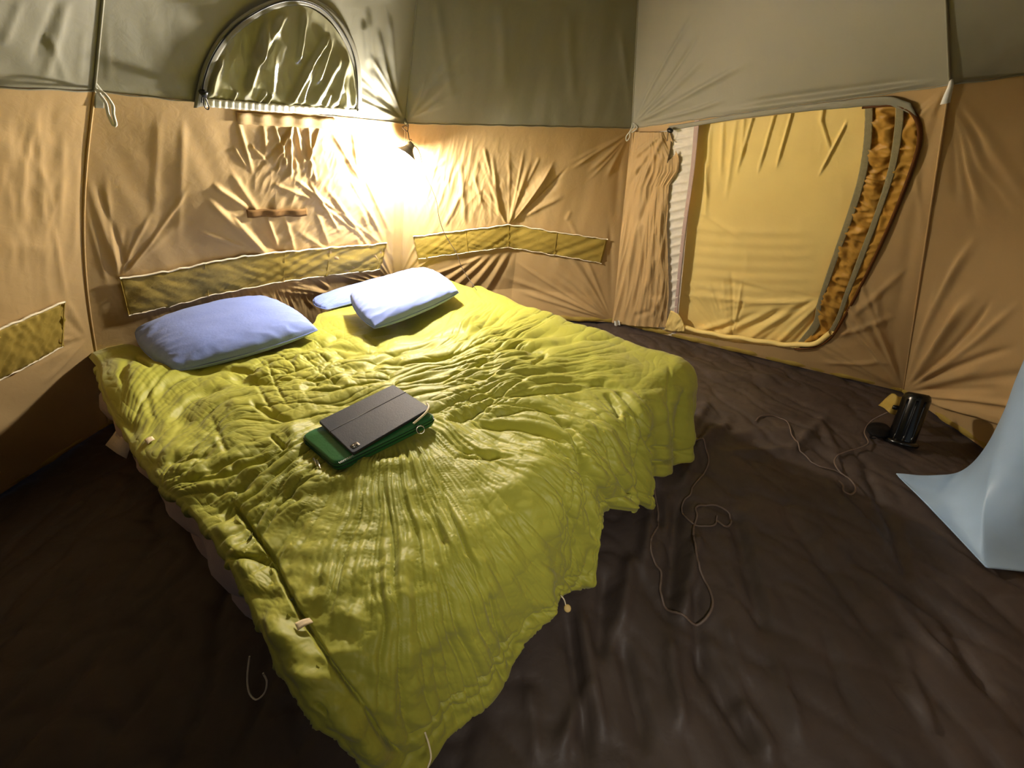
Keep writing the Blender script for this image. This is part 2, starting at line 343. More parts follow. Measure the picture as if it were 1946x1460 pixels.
# ------------------------------------------------------------------ walls
S0 = [(125, 572, 165, 640, 5, .008), (120, 600, 160, 640, 4, -.006), (150, 300, 140, 500, 7, .010), (165, 240, 150, 420, 5, -.008), (120, 250, 112, 480, 8, .005), (0, 470, 120, 470, 20, .004), (100, 430, 125, 572, 5, .006)]
S0 += fan(168, 640, 130, 190, 6, 60, 150, 6, .006, 3)
w0 = wall('wall_left', PW0, 200, 160, M['tan'], S0, [(80, 350, 120, 200, 1, .004, 40, 180, 0, 21)], 0.006, 11, label='tan tent wall at the left, pale grey above the seam', **ST)
S1 = [(158, 330, 228, 528, 8, .010), (178, 340, 245, 520, 6, -.006), (150, 360, 205, 545, 6, .008), (405, 352, 475, 398, 5, .014), (395, 380, 520, 498, 8, .016), (440, 408, 505, 480, 5, .012), (505, 408, 530, 478, 4, .012),
      (480, 420, 550, 500, 7, -.010), (440, 330, 500, 420, 6, .008), (540, 410, 560, 480, 4, .008), (600, 400, 625, 470, 5, .008), (300, 215, 292, 440, 9, .0025), (348, 215, 338, 470, 8, .003), (380, 440, 470, 470, 3, .006),
      (450, 225, 480, 330, 5, .010), (500, 235, 505, 300, 5, .008), (520, 235, 545, 320, 4, .012), (548, 232, 552, 340, 3, .010), (585, 232, 590, 350, 4, .012), (610, 235, 580, 310, 3, .010), (590, 300, 600, 345, 3, .010),
      (475, 275, 510, 310, 3, .008), (445, 280, 470, 320, 4, .008), (560, 340, 640, 400, 3, .010), (590, 350, 645, 440, 3, .009), (520, 350, 600, 380, 3, .007), (600, 380, 690, 450, 3, .007), (630, 250, 690, 350, 4, .008),
      (668, 240, 680, 330, 4, .010), (690, 240, 705, 300, 4, .010), (650, 300, 700, 400, 4, -.006), (660, 330, 740, 470, 4, .008), (690, 330, 745, 450, 4, .008), (640, 400, 735, 470, 3, .006), (700, 400, 748, 500, 4, .008), (748, 320, 745, 540, 5, .012)]
S1 += fan(752, 545, 195, 262, 14, 90, 240, 5, .007, 5) + fan(560, 228, 60, 130, 12, 60, 130, 4, .006, 6) + fan(225, 530, 262, 330, 5, 90, 230, 8, .004, 7) + fan(640, 560, 180, 235, 8, 60, 120, 4, .007, 8, 20)
w1 = wall('wall_back_left', PW1, 420, 260, M['tan'], S1, [(590, 330, 110, 90, 1, .0045, 26, 60, 30, 31), (620, 440, 110, 60, 1, .004, 22, 70, 50, 32), (480, 570, 220, 30, 1, .004, 12, 60, -20, 33)], 0.005, 12,
          label='tan tent wall behind the pillows, grey above the seam', **ST)
S2 = [(968, 426, 1052, 312, 8, .020), (975, 424, 1065, 340, 6, -.014), (985, 415, 1070, 372, 5, .010), (962, 426, 925, 330, 4, .010), (950, 420, 935, 290, 4, .008), (885, 432, 875, 300, 5, .010), (965, 425, 1010, 300, 5, .008), (845, 430, 880, 360, 4, .008),
      (800, 340, 850, 300, 4, .006), (770, 330, 775, 540, 8, .014), (790, 440, 765, 340, 5, -.008), (830, 400, 870, 290, 4, .007), (810, 380, 840, 270, 3, .006), (900, 330, 920, 400, 3, .006), (920, 280, 935, 340, 3, .008), (1075, 420, 1085, 400, 4, .004),
      (1025, 300, 1000, 350, 3, .006), (1160, 430, 1165, 610, 5, -.012), (1172, 420, 1178, 300, 7, -.010)]
S2 += [(790+k*17, 560+k*2, 905+k*9, 488-k*1.5, 4.5, .009*(1 if k % 2 else -.6)) for k in range(9)]
S2 += fan(1163, 610, 190, 250, 12, 90, 230, 6, .007, 15) + fan(755, 540, 285, 345, 8, 80, 200, 5, .007, 16) + fan(966, 430, 225, 320, 9, 70, 170, 4, .006, 17) + fan(1200, 250, 110, 160, 6, 60, 150, 5, .006, 18)
w2 = wall('wall_back', PW2, 360, 260, M['tan'], S2, [(860, 350, 90, 90, 1, .004, 16, 80, 15, 41), (950, 370, 70, 60, 1, .0035, 18, 50, -20, 42)], 0.004, 13, label='tan tent wall behind the lamp cable', **ST)
DOOR = [(1205, 262), (1275, 246), (1400, 227), (1500, 215), (1600, 205), (1680, 199), (1722, 206), (1742, 226), (1748, 258), (1742, 295), (1716, 370), (1680, 452), (1640, 535), (1606, 600), (1578, 642), (1548, 660), (1510, 662), (1400, 652), (1330, 640), (1268, 627), (1190, 616)]
S3 = fan(1716, 740, 205, 262, 12, 90, 300, 9, .010, 25) + fan(1795, 170, 100, 150, 8, 60, 200, 7, .008, 26) + [(1560, 690, 1700, 690, 4, .006), (1590, 640, 1700, 600, 6, .008), (1620, 600, 1735, 500, 7, .008), (1740, 330, 1760, 480, 7, .010), (1290, 640, 1500, 690, 5, .008), (1300, 655, 1560, 712, 4, -.006), (1772, 260, 1700, 640, 12, -.012)]
w3 = wall('wall_right', PW3, 460, 280, M['tan'], S3, [], 0.006, 14, hole=DOOR, label='tan tent wall around the open zipped doorway', **ST)
S4 = fan(1716, 745, 285, 385, 14, 150, 420, 10, .012, 35) + fan(1800, 170, 50, 90, 6, 150, 350, 10, .008, 36)
w4 = wall('wall_front_right', PW4, 240, 200, M['tan'], S4, [], 0.01, 15, label='tan tent wall at the right edge', **ST)
for nm, a, b, c, d in (('wall_front', B4, B5, T4, T5),):   # the tent stands open behind the viewpoint
    wall(nm, Patch(a, b, c, d), 40, 30, M['tan'], (), (), 0.01, 16, label='tan tent wall behind the viewpoint', **ST)
# grey upper panels (part of each wall)
SU0 = [(130, 0, 80, 160, 9, .004), (110, 0, 60, 120, 7, -.003), (160, 60, 150, 160, 6, .004), (40, 0, 0, 90, 8, .003), (90, 60, 130, 165, 6, .003)]
wall('upper_panel', PU0, 160, 90, M['grey'], SU0, [], 0.006, 51, w0)
SU1 = fan(768, 228, 195, 262, 12, 60, 200, 5, .008, 52) + [(700, 20, 715, 200, 6, .010), (720, 60, 745, 210, 5, .010), (690, 40, 700, 130, 5, .008), (740, 30, 755, 200, 5, .008), (200, 30, 205, 160, 8, .004)]
wall('upper_panel', PU1, 320, 120, M['grey'], SU1, [], 0.004, 53, w1)
wall('upper_panel', PU2, 240, 100, M['grey'], fan(775, 228, 290, 340, 6, 60, 180, 5, .006, 54) + [(830, 0, 860, 200, 8, .006), (950, 0, 960, 180, 10, .005), (1080, 20, 1090, 200, 9, .005), (1180, 60, 1205, 235, 6, .006)], [], 0.005, 55, w2)
wall('upper_panel', PU3, 320, 100, M['grey'], fan(1203, 238, 290, 355, 9, 80, 260, 7, .006, 56) + [(1350, 218, 1790, 158, 6, .014), (1420, 195, 1760, 150, 6, -.010), (1500, 200, 1800, 150, 4, .008), (1300, 232, 1600, 196, 4, .008)], [], 0.005, 57, w3)
wall('upper_panel', PU4, 100, 60, M['grey'], (), [], 0.005, 58, w4)
ring = [Um, U0, U1, U2, U3, U4, U5, U6]
# roof: fan of panels from the ring to the apex
V = []; F = []
for i in range(8):
    a, b = ring[i], ring[(i+1) % 8]; k = len(V)
    for r_ in range(9):
        for s_ in range(9):
            t = r_/8; u_ = s_/8; V.append((a*(1-u_)+b*u_)*(1-t) + APEX*t)
    F += [[k+r_*9+s_, k+r_*9+s_+1, k+(r_+1)*9+s_+1, k+(r_+1)*9+s_] for r_ in range(8) for s_ in range(8)]
for a, b, c, d in ((T4, T5, U4, U5),):
    k = len(V); V += [a, b, d, c]; F.append([k, k+1, k+2, k+3])
obj('ceiling', V, F, M['grey'], smooth_=False, label='pale grey tent roof', **ST)
# seams
def seam(P0, Pts, par, r=0.0035, name='seam_tape', m='cream'): tube(name, Pts, r, M[m], par, 6)
for par, patch in ((w0, PW0), (w1, PW1), (w2, PW2), (w3, PW3), (w4, PW4)):
    t = np.linspace(0, 1, 60); Pp = patch.at(t, t*0+1) + A3([0, 0, -0.002]) + patch.n*0.002 + (0.0015*np.sin(t*70))[:, None]*A3([0, 0, 1])
    tube('seam_tape', Pp, 0.0022, M['grey'], par, 6)
for par, patch, uu in ((w0, PW0, 1), (w1, PW1, 1), (w2, PW2, 1), (w3, PW3, 1)):
    t = np.linspace(0, 1, 60); Pp = patch.at(t*0+uu, t) + patch.n*0.002; tube('corner_seam', Pp, 0.004, M['tan'], par, 6)
for par, patch in ((w0, PU0), (w1, PU1), (w2, PU2), (w3, PU3)):
    t = np.linspace(0, 1, 20); tube('corner_seam', patch.at(t*0+1, t) + patch.n*0.002, 0.004, M['grey'], par, 6)
# folded fabric hem where each wall meets the groundsheet
for par, patch in ((w0, PW0), (w1, PW1), (w2, PW2), (w3, PW3), (w4, PW4)):
    t = np.linspace(0, 1, 90); P = np.zeros((90, 6, 3))
    for j in range(6):
        P[:, j] = patch.at(t, t*0 + 0.0) + patch.n*(0.012*math.sin(j/5*math.pi)+0.004) + A3([0, 0, 0.055*(1-j/5)+0.004]) + (0.004*np.sin(t*37+j*.3)+.003*np.sin(t*91))[:, None]*patch.n
    obj('floor_hem', P.reshape(-1, 3), grid_faces(90, 6), M['pocket'], par)

# ------------------------------------------------------------------ wall pockets
def pocket(par, patch, top, bot, divs, seed, ends=True):
    def ruf(I, J): return 0.006*np.sin(np.pi*J)*np.abs(np.sin(np.pi*I*(len(divs)+1))) + 0.010*(0.5-np.abs(perlin(I*14+J*3, J*2+I*9, seed))) + 0.005*perlin(I*30-J*8, J*3, seed+1)
    o = strip('storage_pocket', patch, top, bot, 0.010, M['pocket'], par, 110, 16, ruf, 0.002, label='olive gold fabric pocket strip sewn to the wall')
    wob = lambda L: [(a, b + float(1.8*perlin(A3([a/17.0]), A3([seed*1.3]), seed)[0] + .8*perlin(A3([a/6.0]), A3([seed*2.3]), seed)[0])) for i, (a, b) in enumerate(lin(L, 90))]
    line_on('pocket_piping', patch, wob(top), 0.016, 0.0042, M['cream'], o, 90)
    line_on('pocket_piping', patch, wob(bot), 0.013, 0.0032, M['cream'], o, 90)
    a, b = lin(top, 101), lin(bot, 101)
    for d in [0.004] * ends + list(divs) + [0.996]:
        i = int(d*100); line_on('stitched_divider', patch, [tuple(a[i]), tuple(b[i])], 0.015, 0.0018, M['pocket'], o, 8)
pocket(w0, PW0, [(-120, 683), (0, 625), (60, 600), (125, 572)], [(-120, 787), (0, 722), (60, 692), (120, 658)], [], 61, 0)
pocket(w1, PW1, [(228, 530), (330, 514), (384, 502), (460, 488), (531, 480), (640, 470), (735, 462)], [(245, 599), (330, 581), (400, 562), (480, 546), (560, 532), (640, 522), (722, 512)], [.32, .62, .79], 62)
pocket(w2, PW2, [(785, 450), (880, 438), (940, 431), (965, 427), (990, 430), (1060, 442), (1155, 455)], [(795, 492), (880, 481), (940, 473), (965, 470), (990, 474), (1060, 486), (1143, 500)], [.27, .49, .74], 63)
strip('brown_band', PW1, [(468, 399), (585, 397)], [(470, 414), (585, 411)], 0.012, M['brownband'], w1, 40, 4, lambda I, J: 0.004*np.sin(I*17), .0015)  # narrow darker brown band across the back-left wall
strip('sewn_binding', PW1, [(450, 214), (640, 226)], [(452, 236), (640, 246)], 0.008, M['tan'], w1, 40, 4, lambda I, J: 0.003*np.sin(I*31), .002)

# ------------------------------------------------------------------ arched window (upper left panel)
arch = catmull([(368, 205), (374, 170), (388, 120), (420, 65), (470, 22), (530, -4), (585, -6), (635, 22), (668, 68), (684, 120), (688, 170), (687, 216)], 70)
arch2 = catmull([(390, 200), (395, 165), (408, 125), (437, 78), (482, 40), (530, 16), (580, 12), (622, 38), (652, 78), (670, 125), (675, 170), (676, 214)], 70)
# denser pane rebuilt with its creases
NA, NB = 220, 110
aa = catmull(list(arch2), NA); base = A3([[390+286*i/(NA-1), 201+14*i/(NA-1)] for i in range(NA)])
tt = np.linspace(0, 1, NB)**1.0
G2 = aa[:, None]*(1-tt[None, :, None]) + base[:, None]*tt[None, :, None]
c4 = [PU1.p(395, 200, .006), PU1.p(670, 212, .006), PU1.p(520, 25, .006)]
# plane of the panel there
nn = np.cross(c4[1]-c4[0], c4[2]-c4[0]); nn /= np.linalg.norm(nn); nn = nn if nn@PU1.n > 0 else -nn
R = np.stack([np.stack([ray(*g) for g in row]) for row in G2]); tt_ = ((c4[0]-A3([0, 0, CH]))@nn)/(R@nn); PP = R*tt_[..., None] + A3([0, 0, CH])
SWN = [(465, 185, 510, 35, 7, .022), (478, 120, 545, 20, 8, .020), (500, 140, 530, 70, 6, -.014), (515, 185, 520, 100, 6, .012), (398, 185, 418, 100, 8, .018), (565, 120, 580, 15, 5, .020), (545, 205, 590, 120, 7, .022), (580, 135, 625, 65, 5, .018), (570, 200, 590, 140, 4, .012),
       (600, 160, 630, 70, 5, .018), (590, 205, 650, 95, 9, .022), (632, 205, 665, 85, 8, .022), (660, 210, 650, 160, 5, .014), (672, 205, 674, 140, 4, .014), (440, 190, 450, 172, 4, .010), (490, 195, 505, 172, 4, .012), (505, 198, 515, 178, 4, .012), (615, 205, 628, 170, 4, .012), (645, 205, 660, 130, 4, -.01)]
hh = strokes(G2[..., 0], G2[..., 1], SWN) + .003*(1-2*np.abs(perlin(G2[..., 0]/22, G2[..., 1]/60, 5)))
hh += .004*np.sin(G2[..., 0]/3.2)*smooth(185, 210, G2[..., 1])
ed = np.minimum(np.linspace(0, 1, NB)[None]*10, (1-np.linspace(0, 1, NB)[None])*10).clip(0, 1)
PP = PP + (hh*ed)[..., None]*nn
wroot = obj('window_1', PP.reshape(-1, 3), grid_faces(NA, NB), M['vinyl'], label='arched tent window with crinkled film, above the left wall', **ST)
P = np.stack([np.stack([PU1.p(*(arch[i]*(1-t)+arch2[i]*t), 0.010) for t in (0, .25, .5, .75, 1)]) for i in range(70)])
N_ = normals(P); P = P if (N_@PU1.n).mean() > 0 else P[::-1]
P = P + (A3([0, .004, .001, .004, 0])[None, :, None])*PU1.n
thicken('window_frame', P, .003, M['frame'], wroot)
zl = catmull([(383, 195), (389, 150), (406, 105), (440, 58), (480, 28), (530, 5), (572, 2), (610, 16), (640, 45), (665, 85), (676, 120), (680, 170), (680, 212)], 90)
tube('zipper', [PU1.p(a, b, .016) for a, b in zl], .0022, M['zip'], wroot, 6)
strip('window_frame', PU1, [(388, 188), (530, 199), (686, 208)], [(388, 203), (530, 214), (686, 220)], .013, M['white'], wroot, 80, 5, lambda I, J: .0015*np.sin(I*150), .003)
zp = [PU1.p(387, 176, .022), PU1.p(389, 184, .022)]
zb = tube('zip_puller', lin([PU1.p(385, 171, .024), PU1.p(387, 178, .026), PU1.p(389, 184, .024)], 8), A3([.008, .013, .014, .013, .012, .010, .009, .006]), M['zip'], wroot, 10)
lp = [PU1.p(x, y, .03) for x, y in catmull([(388, 184), (387, 196), (391, 206), (396, 208), (397, 203), (393, 192), (390, 184)], 24)]
tube('pull_tab', lp, .0022, M['zip'], zb, 6)

# ------------------------------------------------------------------ loops and toggles sewn to the corners
def loop_at(par, pts3, r, m, name='hanging_loop', n=26, **k): return tube(name, catmull(pts3, n), r, M[m], par, 6, **k)
def pin(px, py, ref, k): # a point k metres nearer the viewer than ref, on the sight line
    d = ray(px, py); L = np.linalg.norm(ref-A3([0, 0, CH])); return A3([0, 0, CH]) + d/np.linalg.norm(d)*(L-k)
l0 = obj('hanging_loop', *tube_vf(catmull([pin(180, 165, T0, .0), pin(190, 180, T0, .03), pin(201, 196, T0, .05), pin(205, 215, T0, .05), pin(212, 232, T0, .05), pin(217, 240, T0, .05), pin(220, 236, T0, .05), pin(215, 216, T0, .055), pin(214, 200, T0, .055), pin(198, 178, T0, .05), pin(186, 172, T0, .02)], 44), .0042, 8), M['white'], w1)
strip('corner_patch', PU1, [(180, 152), (198, 176)], [(180, 205), (198, 206)], .004, M['grey'], w1, 8, 8)
l2 = [pin(1203, 232, T2, .0), pin(1206, 242, T2, .05), pin(1198, 250, T2, .05), pin(1196, 262, T2, .05), pin(1191, 268, T2, .05), pin(1190, 260, T2, .05), pin(1197, 250, T2, .055), pin(1200, 243, T2, .05), pin(1203, 234, T2, .02), pin(1211, 243, T2, .05), pin(1204, 250, T2, .05), pin(1199, 252, T2, .05)]
loop_at(w2, l2, .0036, 'white', n=60)
tube('hanging_strap', catmull([pin(1808, 150, T3, 0), pin(1806, 165, T3, .03), pin(1801, 180, T3, .04), pin(1796, 197, T3, .04)], 16), A3(np.linspace(.004, .012, 16)), M['white'], w3, 8)
# webbing triangle and hook above the lamp
h1 = [pin(769, 222, T1, .0), pin(771, 232, T1, .02), pin(775, 238, T1, .03)]
tube('webbing_tab', catmull(h1, 10), A3(np.linspace(.004, .011, 10)), M['grey'], w1, 8)
tri = [pin(764, 241, T1, .035), pin(776, 237, T1, .035), pin(775, 248, T1, .035), pin(773, 250, T1, .035), pin(768, 246, T1, .035), pin(764, 241, T1, .035)]
tube('ring', lin(tri, 40), .0032, M['cord'], w1, 6)
# ground tabs at corner B2
tabc = at(1170, 612, .03)
obj('ground_tab', *(lambda P: (P.reshape(-1, 3), grid_faces(6, 6)))(np.stack([np.stack([tabc + A3([.05*(i/5-.5)+.01*j/5, -.03-.012*math.sin(i*1.3), .05*(.5-j/5)*(1-.25*abs(i/5-.5))]) for j in range(6)]) for i in range(6)])), M['white'], w3)

# ------------------------------------------------------------------ doorway
dleft = [(1272, 248), (1276, 300), (1270, 380), (1268, 500), (1266, 628)]
door = thing('door_1', PW3.at(0.5, 0.0), label='open zipped tent doorway with a gold fabric panel behind', **ST)
def sheet(name, poly_top, poly_bot, off, m, S=(), noise=0.003, seed=0, nu=260, nv=150, ns=(40, 90), parent=door, th=None):
    a, b = catmull(poly_top, nu), catmull(poly_bot, nu); t = np.linspace(0, 1, nv)
    G = a[:, None]*(1-t[None, :, None]) + b[:, None]*t[None, :, None]
    n0 = PW3.n; P = PW3.grid(G, off)
    h = strokes(G[..., 0], G[..., 1], S) + noise*(1-2*np.abs(perlin(G[..., 0]/ns[0], G[..., 1]/ns[1], seed)))
    P = P + h[..., None]*n0
    F = grid_faces(nu, nv); c0 = A3(DOOR).mean(0); big = [tuple(c0 + (A3(q)-c0)*1.03) for q in DOOR]
    F = F[inside(G.reshape(-1, 2)[F].mean(1), big)]
    return obj(name, P.reshape(-1, 3), F, M[m], parent)
Sg = [(1440, 190, 1400, 330, 2.5, .012), (1480, 190, 1440, 330, 2.5, .012), (1510, 195, 1475, 320, 2.5, .012), (1610, 230, 1555, 335, 2.2, .012), (1565, 200, 1560, 235, 4, .01), (1560, 225, 1580, 290, 3, .01), (1350, 230, 1340, 420, 5, .010), (1375, 225, 1370, 340, 4, .010), (1400, 222, 1380, 380, 4, .008),
      (1415, 215, 1410, 300, 3, .008), (1340, 300, 1345, 380, 3, .01), (1300, 560, 1390, 565, 5, .006), (1330, 400, 1420, 460, 4, .006)]
Sg += [(1290+k*30, 640+k*3, 1420+k*25, 600-k*6, 5, .016*(1 if k % 2 == 0 else -.7)) for k in range(9)] + fan(1556, 570, 140, 200, 9, 120, 260, 6, .008, 71) + fan(1390, 650, 225, 290, 9, 60, 160, 4, .006, 72) + [(1300, 430+22*k, 1560, 440+22*k, 7, .004, 6) for k in range(7)]
sheet('outer_panel', [(1240, 215), (1500, 180), (1800, 150)], [(1240, 690), (1450, 700), (1640, 710)], .060, 'gold', Sg, .002, 73)
# white net edge and pink zip tape at the left of the opening
sheet('net_border', [(1245, 235), (1285, 228), (1327, 222)], [(1240, 640), (1262, 645), (1284, 650)], .004, 'net', [(1262, 250+17*k, 1324-k*1.6, 240+17*k, 3.0, .007) for k in range(24)], .0015, 74, 40, 200, (60, 14))
def path_strip(name, left, right, off, m, ruffle=0, seed=0, n=120, mm=8, parent=door, th=.002, wave=40):
    def rf(I, J): return ruffle*((0.5-np.abs(perlin(I*wave, J*1.6, seed)))*1.3 + .6*np.sin(J*np.pi) + .5*perlin(I*wave*.5, J*3, seed+2)) if ruffle else 0*I
    a, b = catmull(left, n), catmull(right, n); n0 = PW3.n; t = np.linspace(0, 1, mm)
    G = a[:, None]*(1-t[None, :, None]) + b[:, None]*t[None, :, None]
    P = PW3.grid(G, off)
    I, J = np.meshgrid(np.linspace(0, 1, n), t, indexing='ij'); P = P + rf(I, J)[..., None]*n0
    if (normals(P).reshape(-1, 3)@n0).mean() < 0: P = P[::-1]
    return thicken(name, P, th, M[m], parent)
path_strip('zip_tape', [(1320, 228), (1312, 320), (1296, 440), (1284, 560), (1278, 640)], [(1329, 227), (1320, 320), (1303, 440), (1290, 560), (1284, 640)], -.002, 'pinktape')
tA_l = [(1644, 190), (1642, 260), (1632, 330), (1612, 400), (1588, 470), (1566, 535), (1552, 580), (1545, 612), (1515, 652)]
tA_r = [(1659, 190), (1657, 260), (1647, 330), (1626, 400), (1600, 470), (1577, 535), (1561, 580), (1558, 618), (1530, 655)]
tB_l = [(1702, 190), (1700, 240), (1688, 320), (1664, 400), (1634, 480), (1604, 560), (1586, 610), (1560, 645), (1520, 660)]
tB_r = [(1718, 190), (1716, 240), (1702, 320), (1676, 400), (1646, 480), (1614, 560), (1594, 614), (1566, 652), (1525, 665)]
edge = [(1745, 190), (1752, 250), (1742, 310), (1716, 380), (1684, 452), (1642, 545), (1608, 608), (1578, 652), (1540, 670)]
path_strip('folded_fabric', tA_l, [(x+6, y) for x, y in tB_l], .045, 'gold_dark', .020, 81, 260, 26, wave=34)
path_strip('zip_tape', tA_l, tA_r, .026, 'tape', .001, 3)
path_strip('folded_fabric', tB_l, [(x+10, y) for x, y in edge], .030, 'gold_dark', .014, 82, 260, 20, wave=26)
path_strip('zip_tape', tB_l, tB_r, .014, 'tape', .001, 4)
eb = catmull([(1640, 203), (1700, 199), (1728, 208), (1744, 230), (1748, 262), (1740, 300), (1714, 372), (1680, 452), (1640, 536), (1606, 600), (1578, 643), (1550, 660), (1510, 664)], 120)
tube('edge_binding', [PW3.p(a, b, .006) for a, b in eb], .0075, M['browntrim'], door, 8)
# rolled fabric along the sill
sl = catmull([(1285, 618), (1350, 634), (1430, 646), (1500, 655), (1550, 652), (1580, 632)], 70)
tube('sill_roll', [PW3.p(a, b, .0) + A3([0, 0, .004*math.sin(i*.5)]) for i, (a, b) in enumerate(sl)], .017, M['gold'], door, 10)
# header: grey strip that hangs over the top of the opening
path_strip('header_flap', [(1270, 240), (1400, 218), (1500, 204), (1600, 192), (1690, 184), (1730, 196)], [(1278, 247), (1400, 227), (1500, 215), (1600, 206), (1690, 202), (1742, 222)], -.012, 'grey', .003, 8, 80, 6, wave=20)
# small gold flap at the sill and dark zip slider
sm = [(1275, 590), (1290, 598), (1298, 612), (1302, 626)]; sm2 = [(1262, 628), (1275, 630), (1288, 630), (1300, 630)]
path_strip('folded_fabric', sm, sm2, -.015, 'gold', .008, 91, 30, 14, wave=5)
# gathered inner door, tied back at the left
fa = [(1202, 250), (1196, 300), (1188, 370), (1182, 430), (1176, 500), (1170, 560), (1163, 613)]
fb = [(1272, 250), (1291, 300), (1290, 325), (1272, 352), (1268, 420), (1270, 500), (1272, 560), (1266, 622)]
nfa, nfb = 220, 130; a_, b_ = catmull(fa, nfa), lin(fb, nfa); t = np.linspace(0, 1, nfb)
G = a_[:, None]*(1-t[None, :, None]) + b_[:, None]*t[None, :, None]
n0 = PW3.n; P = PW3.grid(G, -.012)
Sfl = [(1262, 252, 1205, 300, 4, .014), (1266, 256, 1205, 330, 5, .016), (1258, 262, 1198, 352, 4, -.012), (1240, 262, 1204, 292, 3, .010), (1262, 262, 1225, 340, 4, .012), (1252, 330, 1215, 430, 6, -.020), (1262, 290, 1245, 360, 4, .010), (1215, 420, 1185, 560, 6, .014), (1250, 480, 1225, 560, 5, .012),
       (1232, 470, 1205, 600, 5, -.012), (1256, 380, 1262, 600, 5, .018), (1246, 430, 1236, 520, 4, .012), (1185, 430, 1172, 600, 6, .012), (1240, 560, 1262, 610, 4, .012), (1238, 590, 1205, 600, 5, -.01), (1258, 560, 1240, 600, 4, .014)]
h = strokes(G[..., 0], G[..., 1], Sfl) + .007*(1-2*np.abs(perlin(t[None]*9+G[..., 1]/140, G[..., 1]/110, 7))) + .003*(1-2*np.abs(perlin(t[None]*22, G[..., 1]/30, 9)))*smooth(.4, .9, t[None])
h = h + .02*np.sin(np.pi*t)[None]
hole = [(1275, 268), (1288, 278), (1284, 292), (1270, 308), (1274, 285)]
P = P + h[..., None]*n0; F = grid_faces(nfa, nfb); F = F[~inside(G.reshape(-1, 2)[F].mean(1), hole)]
flap = obj('tied_back_flap', P.reshape(-1, 3), F, M['tan'], door, label='gathered tan inner door fabric tied back at the left of the doorway')
tube('tie_toggle', lin([PW3.p(1269, 246, .05), PW3.p(1276, 249, .055), PW3.p(1279, 250, .05)], 6), A3([.006, .012, .012, .012, .010, .005]), M['zip'], flap, 8)
tube('tie_cord', catmull([PW3.p(1270, 250, .06), PW3.p(1269, 258, .06), PW3.p(1268, 268, .06)], 8), .002, M['zip'], flap, 6)

def floor_z(x, y):
    i = np.clip(np.searchsorted(FX, x), 0, len(FX)-1); j = np.clip(np.searchsorted(FY, y), 0, len(FY)-1); return FH[i, j]

# ------------------------------------------------------------------ air mattress
DQ = [A3([-2.02, 1.60]), A3([-0.47, 2.98]), A3([0.76, 1.52]), A3([-0.36, 0.36])]   # head-left, head-right, foot-right, foot-left
def bil(s, t):
    s = s[..., None]; t = t[..., None]; return (1-t)*((1-s)*DQ[0] + s*DQ[1]) + t*((1-s)*DQ[3] + s*DQ[2])
def mattress():
    c = sum(DQ)/4; lf = A3([-.6, -.8]); q = [DQ[0]+lf*.03, DQ[1]*.97+c*.03, DQ[2]*.96+c*.04, DQ[3]+lf*.035+A3([-.12, .10])]
    loop = []; R = 0.16
    for k in range(4):
        p, a, b = q[k], q[k-1], q[(k+1) % 4]; ua = (a-p)/np.linalg.norm(a-p); ub = (b-p)/np.linalg.norm(b-p)
        for t in np.linspace(0, 1, 10): loop.append((1-t)**2*(p+ua*R) + 2*t*(1-t)*p + t*t*(p+ub*R))
        e = q[(k+1) % 4]; L = np.linalg.norm(e-p)
        for t in np.linspace(0, 1, 42)[1:-1]: loop.append((p+ub*R)*(1-t) + (e-ub*R)*t)
    loop = A3(loop); n = len(loop); d = np.roll(loop, -1, 0)-np.roll(loop, 1, 0); nn = np.stack([d[:, 1], -d[:, 0]], -1); nn /= np.linalg.norm(nn, axis=1)[:, None]
    if ((loop-c)*nn).sum() < 0: nn = -nn
    V = []; arc = np.r_[0, np.cumsum(np.linalg.norm(np.diff(loop, axis=0), axis=1))]
    prof = [(-.06, .0), (-.02, .012), (.012, .05), (.03, .10), (.022, .15), (.0, .18), (.0, .19), (.025, .22), (.034, .28), (.02, .34), (-.03, .375), (-.10, .385), (-.4, .385)]
    for o_, z in prof:
        lump = 0.020*np.sin(arc*2*np.pi/.36)*math.sin(min(z/.38, 1)*math.pi) + .012*perlin(arc*5, arc*0+z*9, 4)
        V += [(*(loop[i] + nn[i]*(o_+lump[i])), z) for i in range(n)]
    F = grid_faces(len(prof), n, True); V.append((*c, .385)); k = len(V)-1; o0 = (len(prof)-1)*n
    Fl = [list(map(int, f)) for f in F] + [[o0+i, o0+(i+1) % n, k] for i in range(n)] + [[(i+1) % n, i, k+1] for i in range(n)]
    V.append((*c, 0.0))
    return V, Fl
mt = thing('air_mattress', (*(sum(DQ)/4), 0), label='pale lilac grey air mattress under the green duvet', category='mattress')
obj('mattress_body', *mattress(), M['mattress'], mt)
# paper tag hanging at its left side, elastic loop lower down
tgp = [[(228, 806), (233, 822), (252, 829)], [(214, 828), (228, 842), (249, 846)], [(200, 846), (222, 862), (240, 872)]]
TP = np.stack([np.stack([at(x, y, .30-.03*i-.004*j*j) for j, (x, y) in enumerate(r)]) for i, r in enumerate(tgp)])
thicken('care_tag', TP, .0015, M['tag'], mt, label='white paper care tag hanging from the left side')
tube('elastic_loop', catmull([at(474, 1248, .17), at(470, 1290, .10), at(474, 1318, .06), at(486, 1330, .05), at(502, 1318, .08), at(507, 1296, .13), at(500, 1280, .18)], 40), .0022, M['cream'], mt, 6, label='thin cream elastic loop hanging from the left side')

